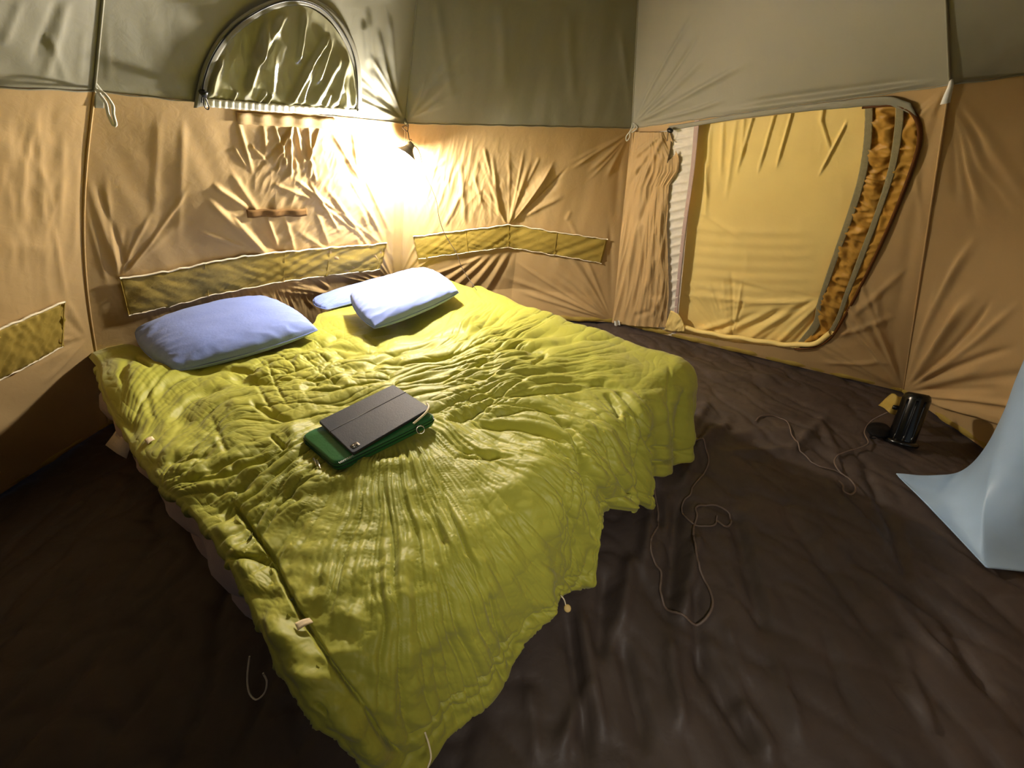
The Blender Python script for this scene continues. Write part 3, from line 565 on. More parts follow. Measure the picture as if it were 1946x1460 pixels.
# ------------------------------------------------------------------ duvet
RD = 0.115
def duvet_base(s, t, a, b):
    """s,t on the bed top (0..1); a = metres of cloth past left(-)/right(+) edge; b = metres past the foot"""
    P2 = bil(s, t); er = (DQ[1]-DQ[0]); er = er/np.linalg.norm(er); el = -A3([-(DQ[3]-DQ[0])[1], (DQ[3]-DQ[0])[0]]); el = el/np.linalg.norm(el)
    if el@(DQ[0]-DQ[1]) < 0: el = -el
    rr = A3([(DQ[2]-DQ[1])[1], -(DQ[2]-DQ[1])[0]]); rr = rr/np.linalg.norm(rr); rr = rr if rr@(DQ[1]-DQ[0]) > 0 else -rr
    ff = A3([(DQ[2]-DQ[3])[1], -(DQ[2]-DQ[3])[0]]); ff = ff/np.linalg.norm(ff); ff = ff if ff@(DQ[3]-DQ[0]) > 0 else -ff
    vec = np.where((a < 0)[..., None], el, rr)*np.abs(a)[..., None] + ff*np.maximum(b, 0)[..., None]
    d = np.linalg.norm(vec, axis=-1); u = vec/np.maximum(d, 1e-9)[..., None]
    ph = np.minimum(d/RD, math.pi/2); ex = np.maximum(d-RD*math.pi/2, 0)
    out = RD*np.sin(ph) + ex*0.22; dz = RD*(1-np.cos(ph)) + ex*0.975
    P = np.zeros(s.shape+(3,)); P[..., :2] = P2 + u*out[..., None]; P[..., 2] = np.maximum(0.475 - dz, .02)
    return P, u, d
headpx = [(180, 664), (215, 660), (255, 662), (290, 680), (340, 692), (430, 690), (520, 656), (600, 618), (604, 600), (622, 592), (655, 582), (700, 552), (760, 522), (830, 508), (870, 516), (905, 540), (940, 552)]
footpx = [(1330, 760), (1322, 830), (1314, 862), (1296, 884), (1262, 902), (1243, 912), (1243, 945), (1238, 962), (1212, 962), (1190, 955), (1150, 985), (1118, 1012), (1116, 1045), (1124, 1080), (1131, 1106), (1100, 1124), (1062, 1142), (1030, 1175), (1004, 1210), (990, 1255), (950, 1310), (900, 1362), (850, 1412), (815, 1450), (780, 1500), (740, 1560)]
leftpx = [(188, 660), (186, 690), (200, 750), (222, 800), (258, 862), (290, 905), (312, 935), (350, 952), (372, 975), (400, 1010), (440, 1075), (470, 1135), (498, 1195), (528, 1270), (575, 1340), (620, 1400), (680, 1465), (730, 1530), (760, 1600)]
def solve(fn, lo, hi, poly, n=160):
    Pn = lin(poly, 500); x = np.linspace(lo, hi, n); q = proj(fn(x)); d = np.linalg.norm(q[:, None]-Pn[None], axis=-1).min(1); return x[np.argmin(d)]
ks = np.linspace(0, 1, 90)
o1 = lambda v, x: np.full_like(x, v)
t0s = A3([solve(lambda x: duvet_base(o1(s, x), x, o1(0, x), o1(0, x))[0], -.1, .62, headpx) for s in ks])
ofs = A3([solve(lambda x: duvet_base(o1(s, x), o1(1, x), o1(0, x), x)[0], .08, .52, footpx) for s in ks])
ols = A3([solve(lambda x: duvet_base(o1(0, x), o1(t, x), -x, o1(0, x))[0], .0, .34, leftpx) for t in ks])
sm = lambda a, k=3: np.convolve(np.pad(a, k, mode='edge'), np.ones(2*k+1)/(2*k+1), 'valid')
t0s = sm(t0s, 1); ofs = sm(ofs, 1); ols = sm(ols, 2)
print('t0', t0s[::9].round(2), 'of', ofs[::6].round(2), 'ol', ols[::9].round(2))
def noise_v(n): n = np.abs(n); return .55*(n+.002)**.8 - .42*np.exp(-n/.07) + .05     # broad puffs with narrow creases
def duvet():
    NS, NL, NR, NT, NF = 560, 36, 60, 560, 110
    a = np.r_[np.linspace(-1, 0, NL, endpoint=False), np.zeros(NS), np.linspace(0, 1, NR+1)[1:]]
    s = np.r_[np.zeros(NL), np.linspace(0, 1, NS), np.ones(NR)]
    b = np.r_[np.zeros(NT), np.linspace(0, 1, NF+1)[1:]]; tn = np.r_[np.linspace(0, 1, NT), np.ones(NF)]
    S, Tn = np.meshgrid(s, tn, indexing='ij'); Aa, Bb = np.meshgrid(a, b, indexing='ij')
    t0 = np.interp(S, ks, t0s); T = t0 + (1-t0)*Tn
    OL = np.interp(T, ks, ols); OFt = np.interp(S, ks, ofs)
    Ad = np.where(Aa < 0, Aa*OL, Aa*0.40); Bd = Bb*OFt
    P, u, d = duvet_base(S, T, Ad, Bd)
    N = normals(P); N = N*np.sign(N[NS//2, NT//2, 2]); q = proj(P); px, py = q[..., 0], q[..., 1]
    W = 2.0
    # soft overall shape
    X, Y = P[..., 0], P[..., 1]
    low = .018*perlin(X*2.6+3, Y*2.6, 3) + .010*perlin(X*6, Y*6, 5)
    low += .058*gauss2(px, py, 245, 712, 80, 58) + .045*gauss2(px, py, 850, 545, 60, 26) - .012*gauss2(px, py, 700, 830, 110, 55) + .022*gauss2(px, py, 640, 915, 60, 16) + .022*gauss2(px, py, 745, 885, 70, 16) + .016*gauss2(px, py, 560, 850, 16, 40) + .02*gauss2(px, py, 850, 800, 22, 40) + .02*gauss2(px, py, 1010, 890, 90, 80) + .02*gauss2(px, py, 995, 705, 60, 26) + .018*gauss2(px, py, 1130, 700, 130, 50)
    low += .025*gauss2(px, py, 640, 612, 30, 14) - .02*gauss2(px, py, 900, 790, 90, 50)
    h = low.copy()
    # zone weights, in the bed's own regions
    wx = 12*perlin(px/120, py/95, 40); wy = 12*perlin(px/110, py/90, 41)
    h += .008*perlin(px/60, py/34, 43) + .0025*perlin(px/26, py/18, 44)*smooth(560, 640, py)*(1-smooth(880, 980, py))
    def polar(cx, cy): dx, dy = px+.7*wx-cx, py+.7*wy-cy; return np.hypot(dx, dy), np.arctan2(dy, dx)
    # fan below / right of the tablet
    def folds(al, ac, L, Wd, seed, k2=.38):      # long folds: al along, ac across
        am = .65 + .6*perlin(al/L*.8, ac/Wd*.35, seed+7)
        return am*(noise_v(perlin(al/L, ac/Wd, seed)) + k2*noise_v(perlin(al/L*2.1, ac/Wd*2.2, seed+1)))
    r, th = polar(735, 730)
    w1_ = smooth(95, 140, r)*(1-smooth(300, 520, r))*smooth(-.30, -.05, th)*(1-smooth(2.5, 2.8, th))
    w1_ = w1_*(1-.85*gauss2(px, py, 1020, 900, 70, 70))
    h += w1_*.030*folds(r, th, 420, .095, 50)*(0.55+.45*smooth(80, 260, r))
    h += w1_*.008*folds(r, th, 160, .045, 55)*(1-smooth(200, 320, r))
    # long soft folds in the foreground
    w1b = smooth(1000, 1120, py)*(1-smooth(1350, 1450, py))*smooth(520, 600, px-(py-1000)*.45)
    h += w1b*.028*folds(r, th, 600, .080, 57)
    # ruched middle band
    w2_ = smooth(630, 665, py+.16*(px-700))*(1-smooth(765, 835, py+.10*(px-700)))*smooth(400, 500, px)*(1-smooth(960, 1060, px))
    w2_ = np.maximum(w2_, gauss2(px, py, 780, 680, 190, 60)); w2_ = np.clip(w2_, 0, 1)*(1-smooth(1080, 1160, px))*smooth(380, 470, px)
    ang = -.22; u_ = (px+wx)*math.cos(ang)+(py+wy)*math.sin(ang); v_ = -(px+wx)*math.sin(ang)+(py+wy)*math.cos(ang)
    h += w2_*.034*folds(u_, v_+12*perlin(u_/190, v_/80, 66), 230, 24, 60)
    wc = gauss2(px, py, 570, 700, 120, 60)*.8     # criss-cross
    h += wc*.024*folds(px+py*.5, py-px*.35, 80, 26, 63)
    # left side arcs
    r3, th3 = polar(520, 985)
    w3_ = smooth(215, 290, px)*(1-smooth(430, 520, px))*smooth(690, 715, py)*(1-smooth(860, 960, py))
    h += w3_*.030*folds(th3, r3, 1.6, 28, 70)
    w3b = smooth(300, 360, px)*(1-smooth(560, 640, px))*smooth(820, 870, py)*(1-smooth(930, 1000, py))
    ang = -.42; v3 = -(px+wx)*math.sin(ang)+(py+wy)*math.cos(ang); u3 = (px)*math.cos(ang)+py*math.sin(ang)
    h += w3b*.030*folds(u3, v3, 220, 30, 72)
    # right: folds that turn over the foot edge
    r4, th4 = polar(930, 1060)
    w4_ = smooth(960, 1060, px)*(1-smooth(1215, 1250, px-.12*(py-750)))*smooth(720, 780, py)*smooth(120, 190, r4)
    h += w4_*.044*folds(th4, r4, 1.7, 32, 80)
    w4b = smooth(1040, 1090, px)*(1-smooth(1236, 1262, px))*smooth(880, 960, py)
    h += w4b*.032*folds(py, px, 190, 30, 82)
    # upper right rays
    r5, th5 = polar(760, 760)
    w5_ = smooth(820, 900, px)*(1-smooth(1090, 1260, px))*smooth(570, 600, py)*(1-smooth(700, 760, py))
    h += w5_*.022*folds(r5, th5, 260, .10, 90)
    w6 = smooth(1060, 1140, px)*(1-smooth(1290, 1330, px))*smooth(650, 690, py)*(1-smooth(760, 840, py))
    h += w6*.014*folds(r5, th5, 240, .1, 92)
    # faint creasing of the shell cloth
    h += .0022*noise_v(perlin(px/17+wx/9, py/17+wy/9, 95))
    # measured single creases
    D = [(860, 720, 1120, 700, 5, -.012, 10), (905, 745, 1170, 720, 5, -.012, 18), (880, 765, 1010, 720, 4, -.012, 6), (845, 800, 960, 745, 4, -.01, 6), (1000, 740, 1190, 742, 5, -.014, -12), (1150, 752, 1176, 800, 5, -.016, -6), (1170, 745, 1215, 800, 6, -.02, -8),
         (1210, 790, 1232, 860, 6, -.02, -4), (930, 790, 1075, 800, 5, -.014, -14), (900, 800, 1090, 860, 6, -.018, -14), (1050, 800, 1100, 860, 5, -.022, -6), (1090, 850, 1112, 960, 6, -.026, -8), (1110, 950, 1118, 1020, 5, -.022), (1128, 820, 1160, 900, 4, -.012, -8), (1188, 790, 1200, 880, 5, -.02, -4),
         (1198, 880, 1180, 950, 6, -.02), (1215, 830, 1210, 930, 4, -.014), (870, 870, 985, 880, 5, -.012, -6), (870, 850, 960, 870, 5, -.012), (1238, 830, 1244, 960, 6, -.022), (1300, 740, 1296, 850, 4, -.012), (1270, 700, 1276, 860, 3, -.006), (1244, 856, 1300, 838, 3, -.010), (1246, 886, 1306, 862, 3.5, -.016),
         (940, 640, 1060, 630, 6, -.010, 6), (920, 660, 1100, 650, 6, -.009, 8), (890, 640, 960, 600, 5, -.012), (870, 630, 910, 600, 6, .012), (1010, 705, 1040, 680, 4, -.012), (940, 690, 1010, 682, 5, .014), (970, 660, 1040, 672, 4, -.014), (905, 705, 930, 690, 4, -.012), (925, 730, 1000, 690, 4, .010),
         # stitch line parallel to the left edge and the tube it makes
         (440, 952, 520, 1062, 3.5, -.022), (515, 1055, 600, 1215, 3.5, -.024, 4), (598, 1210, 700, 1350, 3.5, -.024, 4), (695, 1345, 768, 1440, 3.5, -.024, 8), (430, 1062, 525, 1070, 3.5, -.018, -10), (420, 985, 440, 955, 5, -.01), (600, 1335, 625, 1350, 4, -.01),
         (410, 1000, 500, 1130, 22, .016), (500, 1150, 620, 1340, 28, .022), (620, 1330, 740, 1450, 26, .018),
         (820, 950, 870, 1060, 4, .010), (870, 1000, 920, 1130, 4, -.010), (925, 1120, 960, 1240, 3, -.010), (805, 960, 850, 1040, 5, -.010), (770, 1410, 900, 1300, 3, -.012, 4), (900, 1300, 985, 1200, 3, -.012, 4), (1000, 1180, 1080, 1120, 4, -.01),
         (515, 830, 548, 862, 4, -.012), (440, 900, 560, 850, 6, -.018, 6), (350, 920, 520, 880, 5, -.014, 8), (510, 690, 548, 775, 3, -.004, 4), (480, 710, 535, 800, 4, -.004, 6), (390, 705, 500, 712, 4, -.014, -6), (300, 760, 420, 706, 6, -.016, -14), (320, 800, 430, 735, 5, -.014, -14), (290, 800, 290, 740, 7, -.005, -4),
         (440, 716, 560, 728, 8, -.016, 6), (260, 690, 300, 720, 5, -.016), (240, 740, 262, 720, 6, -.007), (255, 700, 250, 765, 7, -.006, 4), (575, 745, 660, 735, 6, -.015, -6), (640, 705, 730, 690, 6, -.016, 4), (560, 690, 640, 680, 7, .016, -6), (560, 660, 650, 640, 5, -.012, 5), (600, 655, 690, 668, 4, -.01),
         (690, 640, 720, 655, 4, -.010), (700, 690, 850, 650, 5, -.016, -5), (730, 710, 900, 675, 5, -.016, -5), (760, 735, 910, 700, 5, -.014, -4), (480, 770, 560, 800, 5, -.012, 6), (400, 790, 440, 880, 6, -.004)]
    h += strokes(px, py, [(*q_[:5], q_[5]*(1.5 if q_[4] < 12 else 1), *q_[6:]) for q_ in D])
    # hem: puffy roll with a stitched line just inside it
    dist = np.minimum(np.where(OFt > 0, (1-Bb)*OFt + (b < 1e-9)[None]*9, 9), np.where(Aa < 0, (1+Aa)*OL, 9)+0*Bb)
    dist = np.where(Bb > 0, (1-Bb)*OFt, 9); dl = np.where(Aa < 0, (1+Aa)*OL, OL + S*W)
    dd = np.minimum(dist, dl)
    h += -.010*np.exp(-((dist-.055)/.008)**2)
    h += .010*perlin(X*14+Y*9, X*0+P[..., 2]*4, 97)*(smooth(.0, .12, d))*(Bb > 0)       # swags in the hanging part
    amp = smooth(0, .02, dd)
    P = P + (h*(.35+.65*amp))[..., None]*N
    # hanging cloth gets deeper folds outward
    sw = smooth(.10, .34, Bd)*smooth(-.1, .5, S)*(.022*np.sin(S*2*np.pi*7.5+1.2*np.sin(S*9)) + .02*perlin(S*18, S*0+.3, 98)); P[..., 0] += u[..., 0]*sw; P[..., 1] += u[..., 1]*sw
    N2 = normals(P); N2 = N2*np.sign(N2[NS//2, NT//2, 2]); n, m = P.shape[:2]
    V = [P.reshape(-1, 3)]; F = [grid_faces(n, m)]
    loop = A3([i*m for i in range(n)] + [(n-1)*m+j for j in range(1, m)] + [i*m+m-1 for i in range(n-2, -1, -1)] + [j for j in range(m-2, 0, -1)])
    ii, jj = loop//m, loop % m; pb = P.reshape(-1, 3)[loop]; nb = N2.reshape(-1, 3)[loop]
    inn = np.where((ii == 0)[:, None], P[np.minimum(ii+3, n-1), jj]-P[ii, jj], 0) + np.where((ii == n-1)[:, None], P[np.maximum(ii-3, 0), jj]-P[ii, jj], 0)
    inn = inn + np.where((jj == 0)[:, None], P[ii, np.minimum(jj+3, m-1)]-P[ii, jj], 0) + np.where((jj == m-1)[:, None], P[ii, np.maximum(jj-3, 0)]-P[ii, jj], 0)
    out = -inn/np.maximum(np.linalg.norm(inn, axis=1), 1e-9)[:, None]; out -= (out*nb).sum(1)[:, None]*nb; rho = .017*(1+.3*np.sin(np.arange(len(loop))*.21))[:, None]
    prev = loop; k = n*m; L = len(loop)
    for st in range(1, 8):
        ph = math.pi*st/7; R_ = pb - nb*rho + rho*(math.cos(ph)*nb + math.sin(ph)*out)
        if st == 7: R_ = R_ - out*.05
        V.append(R_); cur = k + np.arange(L); F.append(np.stack([np.roll(prev, -1), prev, cur, np.roll(cur, -1)], -1)); prev = cur; k += L
    return np.concatenate(V), np.concatenate(F), P
VD, FD, PD = duvet()
dv = thing('duvet', (*(sum(DQ)/4), 0.4), label='wrinkled lime green down duvet spread over the bed', category='duvet')
obj('duvet_shell', VD, FD, M['duvet'], dv)
PDf = PD.reshape(-1, 3); QD = proj(PDf)
def on_duvet(px, py, lift=0.0):
    d2 = ((QD-A3([px, py]))**2).sum(1); c = np.argsort(d2)[:12]; k = c[np.argmin(np.linalg.norm(PDf[c]-A3([0, 0, CH]), axis=1))]
    return PDf[k] + A3([0, 0, lift])
def label_patch(par, pts, m, name='care_label', lift=.006, **k):
    P = A3([on_duvet(x, y, lift) for x, y in pts]); P = P.reshape(2, 2, 3); G = np.stack([np.stack([(1-a)*(1-b)*P[0, 0]+a*(1-b)*P[1, 0]+(1-a)*b*P[0, 1]+a*b*P[1, 1] + A3([0, 0, .003*math.sin(math.pi*a)]) for b in np.linspace(0, 1, 4)]) for a in np.linspace(0, 1, 6)])
    return thicken(name, G, .0015, m, par, **k)
label_patch(dv, [(562, 1184), (568, 1197), (585, 1174), (591, 1187)], M['label'], label='small pale woven label by the stitched seam')
label_patch(dv, [(276, 838), (281, 846), (290, 831), (296, 837)], M['label'], label='small pale label on the left side')
tube('drawstring', catmull([on_duvet(812, 1395, .004)]+[pin(x, y, on_duvet(812, 1395), .01) for x, y in [(815, 1415), (819, 1440), (812, 1462)]], 20), .002, M['cream'], dv, 6)
hemb = on_duvet(1062, 1135)
lathe('toggle_button', [(.0, 0), (.009, .001), (.011, .004), (.009, .008), (0, .009)], pin(1078, 1156, hemb, -.03), (0, -.6, .8), M['wood'], dv, 16, label='small pale round toggle hanging at the foot hem')
tube('toggle_cord', catmull([pin(1066, 1132, hemb, .0), pin(1072, 1140, hemb, -.01), pin(1076, 1154, hemb, -.03)], 10), .002, M['cream'], dv, 6)

# ------------------------------------------------------------------ pillows
def pillow(name, corners, th, m, label, seed, pz=2.6, q=.42, cat='pillow', dent=0.0, wr=.004, **pr):
    c = [at(*k) for k in corners]; n = 96
    g = np.linspace(-1, 1, n); a, b = np.meshgrid(g, g, indexing='ij'); a = np.sign(a)*np.abs(a)**.75; b = np.sign(b)*np.abs(b)**.75
    # round the square's corners
    k = .2; x = a*np.sqrt(1-k*b*b*.9); y = b*np.sqrt(1-k*a*a*.9)
    u, v = (x+1)/2, (y+1)/2
    Q = (1-v)[..., None]*((1-u)[..., None]*c[0]+u[..., None]*c[1]) + v[..., None]*((1-u)[..., None]*c[3]+u[..., None]*c[2])
    H = ((1-np.abs(a)**pz)*(1-np.abs(b)**pz)).clip(0, 1)**q
    nrm = np.cross(c[1]-c[0], c[3]-c[0]); nrm /= np.linalg.norm(nrm); nrm = nrm if nrm[2] > 0 else -nrm
    d_ = 1 - dent*np.exp(-(b/.45)**2)
    wrk = wr*(1-2*np.abs(perlin(a*3+b*2, b*5, seed)))*smooth(.45, .98, np.maximum(np.abs(a), np.abs(b))) + wr*.5*perlin(a*3, b*3, seed+1)
    # pinch folds near the corners
    th_ = np.arctan2(b, a); rc = np.maximum(np.abs(a), np.abs(b)); wrk += wr*.7*np.sin(th_*26+perlin(a*4, b*4, seed+5)*3)*smooth(.72, .95, rc)*(1-smooth(.97, 1, rc))*np.abs(a*b)
    top = Q + (H*th*.62*d_ + wrk)[..., None]*nrm; bot = Q - (H*th*.38)[..., None]*nrm
    V = np.concatenate([top.reshape(-1, 3), bot.reshape(-1, 3)]); F = grid_faces(n, n); F2 = F[:, ::-1] + n*n
    N_ = np.cross(top[1, 0]-top[0, 0], top[0, 1]-top[0, 0])
    o = thing(name, sum(c)/4 - nrm*th*.38, label=label, category=cat, **pr)
    cs = obj('pillow_case', V, np.concatenate([F, F2]), m, o)
    import bmesh
    bm = bmesh.new(); bm.from_mesh(cs.data); bmesh.ops.remove_doubles(bm, verts=bm.verts, dist=.0004); bmesh.ops.recalc_face_normals(bm, faces=bm.faces); bm.to_mesh(cs.data); bm.free(); cs.data.shade_smooth()
    # seam piping around the widest line
    lp = np.concatenate([Q[:, 0], Q[-1, 1:], Q[::-1, -1][1:], Q[0, ::-1][1:]]); ctr = Q.mean((0, 1)); lp = ctr + (lp-ctr)*1.004
    tube('pillow_seam', lp, .0028, m, o, 6)
    return o
pillow('pillow', [(240, 632, .56), (507, 562, .61), (620, 628, .52), (322, 716, .495)], .15, M['pillow'], 'large periwinkle blue pillow at the left end of the bed', 101, group='blue pillows at the head of the bed')
pillow('pillow', [(586, 570, .53), (766, 520, .55), (790, 540, .50), (614, 592, .49)], .075, M['pillow'], 'flat blue pillow lying half hidden behind the right pillow', 102, group='blue pillows at the head of the bed')
pillow('pillow', [(656, 562, .60), (808, 510, .62), (882, 556, .56), (704, 632, .54)], .13, M['pillow'], 'puffy blue pillow with a contoured side, at the right on the duvet', 103, q=.36, group='blue pillows at the head of the bed')

# ------------------------------------------------------------------ sleeve and tablet
def slab(c, th, rad, bev, k=8):
    """rounded slab: four top corners (world), thickness down along the normal, returns V,F"""
    c = [np.asarray(p, float) for p in c]; n = np.cross(c[1]-c[0], c[3]-c[0]); n /= np.linalg.norm(n); n = n if n[2] > 0 else -n
    loop = []
    for i in range(4):
        p, a, b = c[i], c[i-1], c[(i+1) % 4]; ua = (a-p)/np.linalg.norm(a-p); ub = (b-p)/np.linalg.norm(b-p)
        for t in np.linspace(0, 1, k): loop.append((1-t)**2*(p+ua*rad) + 2*t*(1-t)*(p) + t*t*(p+ub*rad))
    loop = A3(loop); L = len(loop); ctr = loop.mean(0); inw = (ctr-loop); inw /= np.linalg.norm(inw, axis=1)[:, None]
    V = []; rings = []
    for s_, z in [(bev, 0), (bev*.3, -bev*.3), (0, -bev), (0, -th+bev), (bev*.3, -th+bev*.3), (bev, -th)]: V += list(loop + inw*s_ + n*z)
    F = [[i*L+j, (i+1)*L+j, (i+1)*L+(j+1) % L, i*L+(j+1) % L] for i in range(5) for j in range(L)]
    V.append(ctr); V.append(ctr-n*th); F += [[j, (j+1) % L, 6*L] for j in range(L)] + [[5*L+(j+1) % L, 5*L+j, 6*L+1] for j in range(L)]
    if (np.cross(loop[1]-loop[0], n)@inw[0]) > 0: F = [f[::-1] for f in F]
    return V, F, n, loop
def para(L_, T_, B_): return [L_, T_, T_ + (B_-L_), B_]
ZS = .512
sl_c = para(at(569, 826, ZS), at(722, 752, ZS), at(636, 884, ZS)); 
R_s = at(830, 790, ZS); sl_c = [at(569, 826, ZS), R_s+at(569, 826, ZS)-at(636, 884, ZS), R_s, at(636, 884, ZS)]
V, F, ns, lp = slab(sl_c, .036, .035, .010)
slv = thing('laptop_sleeve', sum(sl_c)/4 - ns*.036, label='dark green padded zip sleeve lying in a hollow of the duvet', category='sleeve')
obj('sleeve_body', V, F, M['sleeve'], slv, sharp=60)
lz = np.vstack([lp, lp[:1]]) - ns*.018; ctr = lz.mean(0); lz = ctr + (lz-ctr)*1.006
tube('zipper', lz, .0022, M['sleeve_d'], slv, 6)
tube('piping', np.vstack([lp, lp[:1]]) - ns*.008, .0016, M['sleeve_d'], slv, 6)
def onS(px, py, lift=.001): return at(px, py, ZS) + ns*lift
# zip pullers left end, ring and strap right end
for dx in (0, 6):
    tube('zip_puller', [onS(594+dx, 866+dx*.6, -.012), onS(597+dx, 872+dx*.6, -.014), onS(599+dx, 877+dx*.6, -.02)], A3([.004, .003, .002]), M['steel'], slv, 6)
rc = onS(799, 818, .002); a_ = ray(799, 818); a_ /= np.linalg.norm(a_); uu = np.cross(a_, [0, 0, 1]); uu /= np.linalg.norm(uu); vv = np.cross(uu, a_)
tube('metal_ring', [rc - a_*.012 + .0125*(math.cos(t)*uu + math.sin(t)*vv) for t in np.linspace(0, 2*math.pi, 40)], .0016, M['steel'], slv, 8, label='small round steel ring')
tube('ring_tab', [rc - a_*.012 + vv*.014, onS(792, 812, .003), onS(796, 822, .0)], .003, M['sleeve_d'], slv, 6)
st = catmull([onS(812, 772, .012), onS(816, 780, .014), onS(810, 790, .012), onS(798, 800, .010), onS(786, 807, .004)], 24)
sp = np.stack([st + ns*.0, st + A3([.006, .001, .0])], 1); tube('carry_strap', st, .004, M['cream'], slv, 8, label='pale strap at the right end')
# lettering on the sleeve
def text_on(name, body, p0, xdir, n, size, m, par):
    cu = bpy.data.curves.new(name, 'FONT'); cu.body = body; cu.size = size; cu.extrude = .0002; o = bpy.data.objects.new(name, cu); col.objects.link(o)
    bpy.context.view_layer.update(); dg = bpy.context.evaluated_depsgraph_get(); me = bpy.data.meshes.new_from_object(o.evaluated_get(dg)); bpy.data.objects.remove(o)
    x = xdir/np.linalg.norm(xdir); z = n; y = np.cross(z, x)
    V = [p0 + v.co.x*x + v.co.y*y + v.co.z*z for v in me.vertices]; F = [list(p.vertices) for p in me.polygons]
    return obj(name, V, F, m, par, smooth_=False)
xd = sl_c[2]-sl_c[3]
text_on('lettering', 'tomtoc', onS(645, 882, .0012), onS(669, 869, .0012)-onS(645, 882, .0012), ns, .0155, M['print'], slv)
ZT = .528
tc = [at(605, 800, ZT), None, at(818, 775, ZT), at(670, 862, ZT)]; tc[1] = tc[0]+tc[2]-tc[3]
V, F, nt_, lp2 = slab(tc, .011, .010, .003)
tb = thing('tablet_computer', sum(tc)/4 - nt_*.011, label='tablet in a charcoal grey folio cover lying on the green sleeve', category='tablet')
obj('cover', V, F, M['tablet'], tb, sharp=15)
cc = sum(tc)/4; ins_ = [cc+(p-cc)*.985 - nt_*.0035 for p in tc]; V, F, _, _ = slab([cc+(p-cc)*1.006 - nt_*.004 for p in tc], .005, .010, .0015)
obj('device_edge', V, F, M['tablet_d'], tb, label='thin black device edge')
t1 = tc[0]*.62+tc[3]*.38; t2 = tc[1]*.62+tc[2]*.38
fa_ = tc[0] + (tc[3]-tc[0])*.36; fb_ = tc[1] + (tc[2]-tc[1])*.36
tube('cover_crease', [fa_+nt_*.0002, fb_+nt_*.0002], .0012, M['tablet_d'], tb, 6)
# camera cut-out near the front corner
cx = tc[3] + (tc[2]-tc[3])*.075 + (tc[0]-tc[3])*.11; ex = (tc[2]-tc[3])/np.linalg.norm(tc[2]-tc[3]); ey = (tc[0]-tc[3])/np.linalg.norm(tc[0]-tc[3])
V, F, _, _ = slab([cx - ex*.013 + ey*.012 + nt_*.0012, cx + ex*.013 + ey*.012 + nt_*.0012, cx + ex*.013 - ey*.012 + nt_*.0012, cx - ex*.013 - ey*.012 + nt_*.0012], .002, .007, .0006)
cb = obj('camera_cutout', V, F, M['tablet_d'], tb, label='dark rounded camera opening in the corner')
for du, dv_, r_ in ((-.005, .004, .0036), (.005, -.003, .0036)): lathe('lens', [(.0, .0016), (r_*.6, .0016), (r_, .001), (r_, 0)], cx + ex*du + ey*dv_ + nt_*.0012, nt_, M['steel'] if du < 0 else M['black'], cb, 14)
lathe('flash', [(0, .0014), (.0016, .0012), (.0018, 0)], cx + ex*-.006 - ey*.005 + nt_*.0012, nt_, M['print'], cb, 10)

# ------------------------------------------------------------------ hanging lamp
LB = pin(766, 306, T1, .10); ax = pin(785, 283, T1, .06) - pin(766, 311, T1, .06); ax = ax/np.linalg.norm(ax); ax = ax + A3([0, .3, .35]); ax = ax/np.linalg.norm(ax)
lamp = thing('hanging_lamp', LB + ax*.075, label='small round lamp bulb in a pale cone shade hanging by the back corner', category='lamp')
R0 = .048
prof = [(0, -R0)] + [(R0*math.sin(a), -R0*math.cos(a)) for a in np.linspace(0, 2.35, 18)[1:]]
prof.append((.014, .045)); lathe('globe', prof, LB, ax, M['glow'], lamp, 28, label='glowing white round globe')
lathe('cone_shade', [(.064, .030), (.061, .034), (.046, .050), (.031, .066), (.021, .080), (.018, .080), (.028, .066), (.043, .049), (.058, .034), (.064, .030)], LB, ax, M['shade'], lamp, 40)
lathe('socket', [(0, .060), (.018, .060), (.023, .070), (.024, .080), (.019, .086), (.022, .090), (.020, .100), (.012, .108), (0, .110)], LB, ax, M['shade'], lamp, 24)
top = LB + ax*.110
hk = catmull([top, pin(779, 268, T1, .08), pin(777, 262, T1, .065), pin(776, 254, T1, .05), pin(774, 248, T1, .04)], 24); tube('hook', hk, .0026, M['cordd'], lamp, 8)
tube('hook_latch', catmull([pin(778, 266, T1, .09), pin(781, 265, T1, .09), pin(783, 268, T1, .09)], 8), .0018, M['cordd'], lamp, 6)
pts = [top - ax*.006, pin(792, 281, T1, .10), pin(798, 292, T1, .07), pin(802, 310, T1, .02), pin(808, 332, T1, .0), pin(820, 358, T1, -.02), pin(830, 385, T1, -.04), pin(834, 412, T1, -.05), pin(843, 440, T1, -.07), pin(856, 463, T1, -.08), pin(868, 482, T1, -.08), pin(876, 505, T1, -.08), pin(888, 526, T1, -.06), pin(898, 540, T1, -.03), pin(906, 552, T1, .0)]
tube('power_cable', catmull(pts, 140), .0024, M['cordd'], lamp, 6, label='thin dark cable running down to the bed')

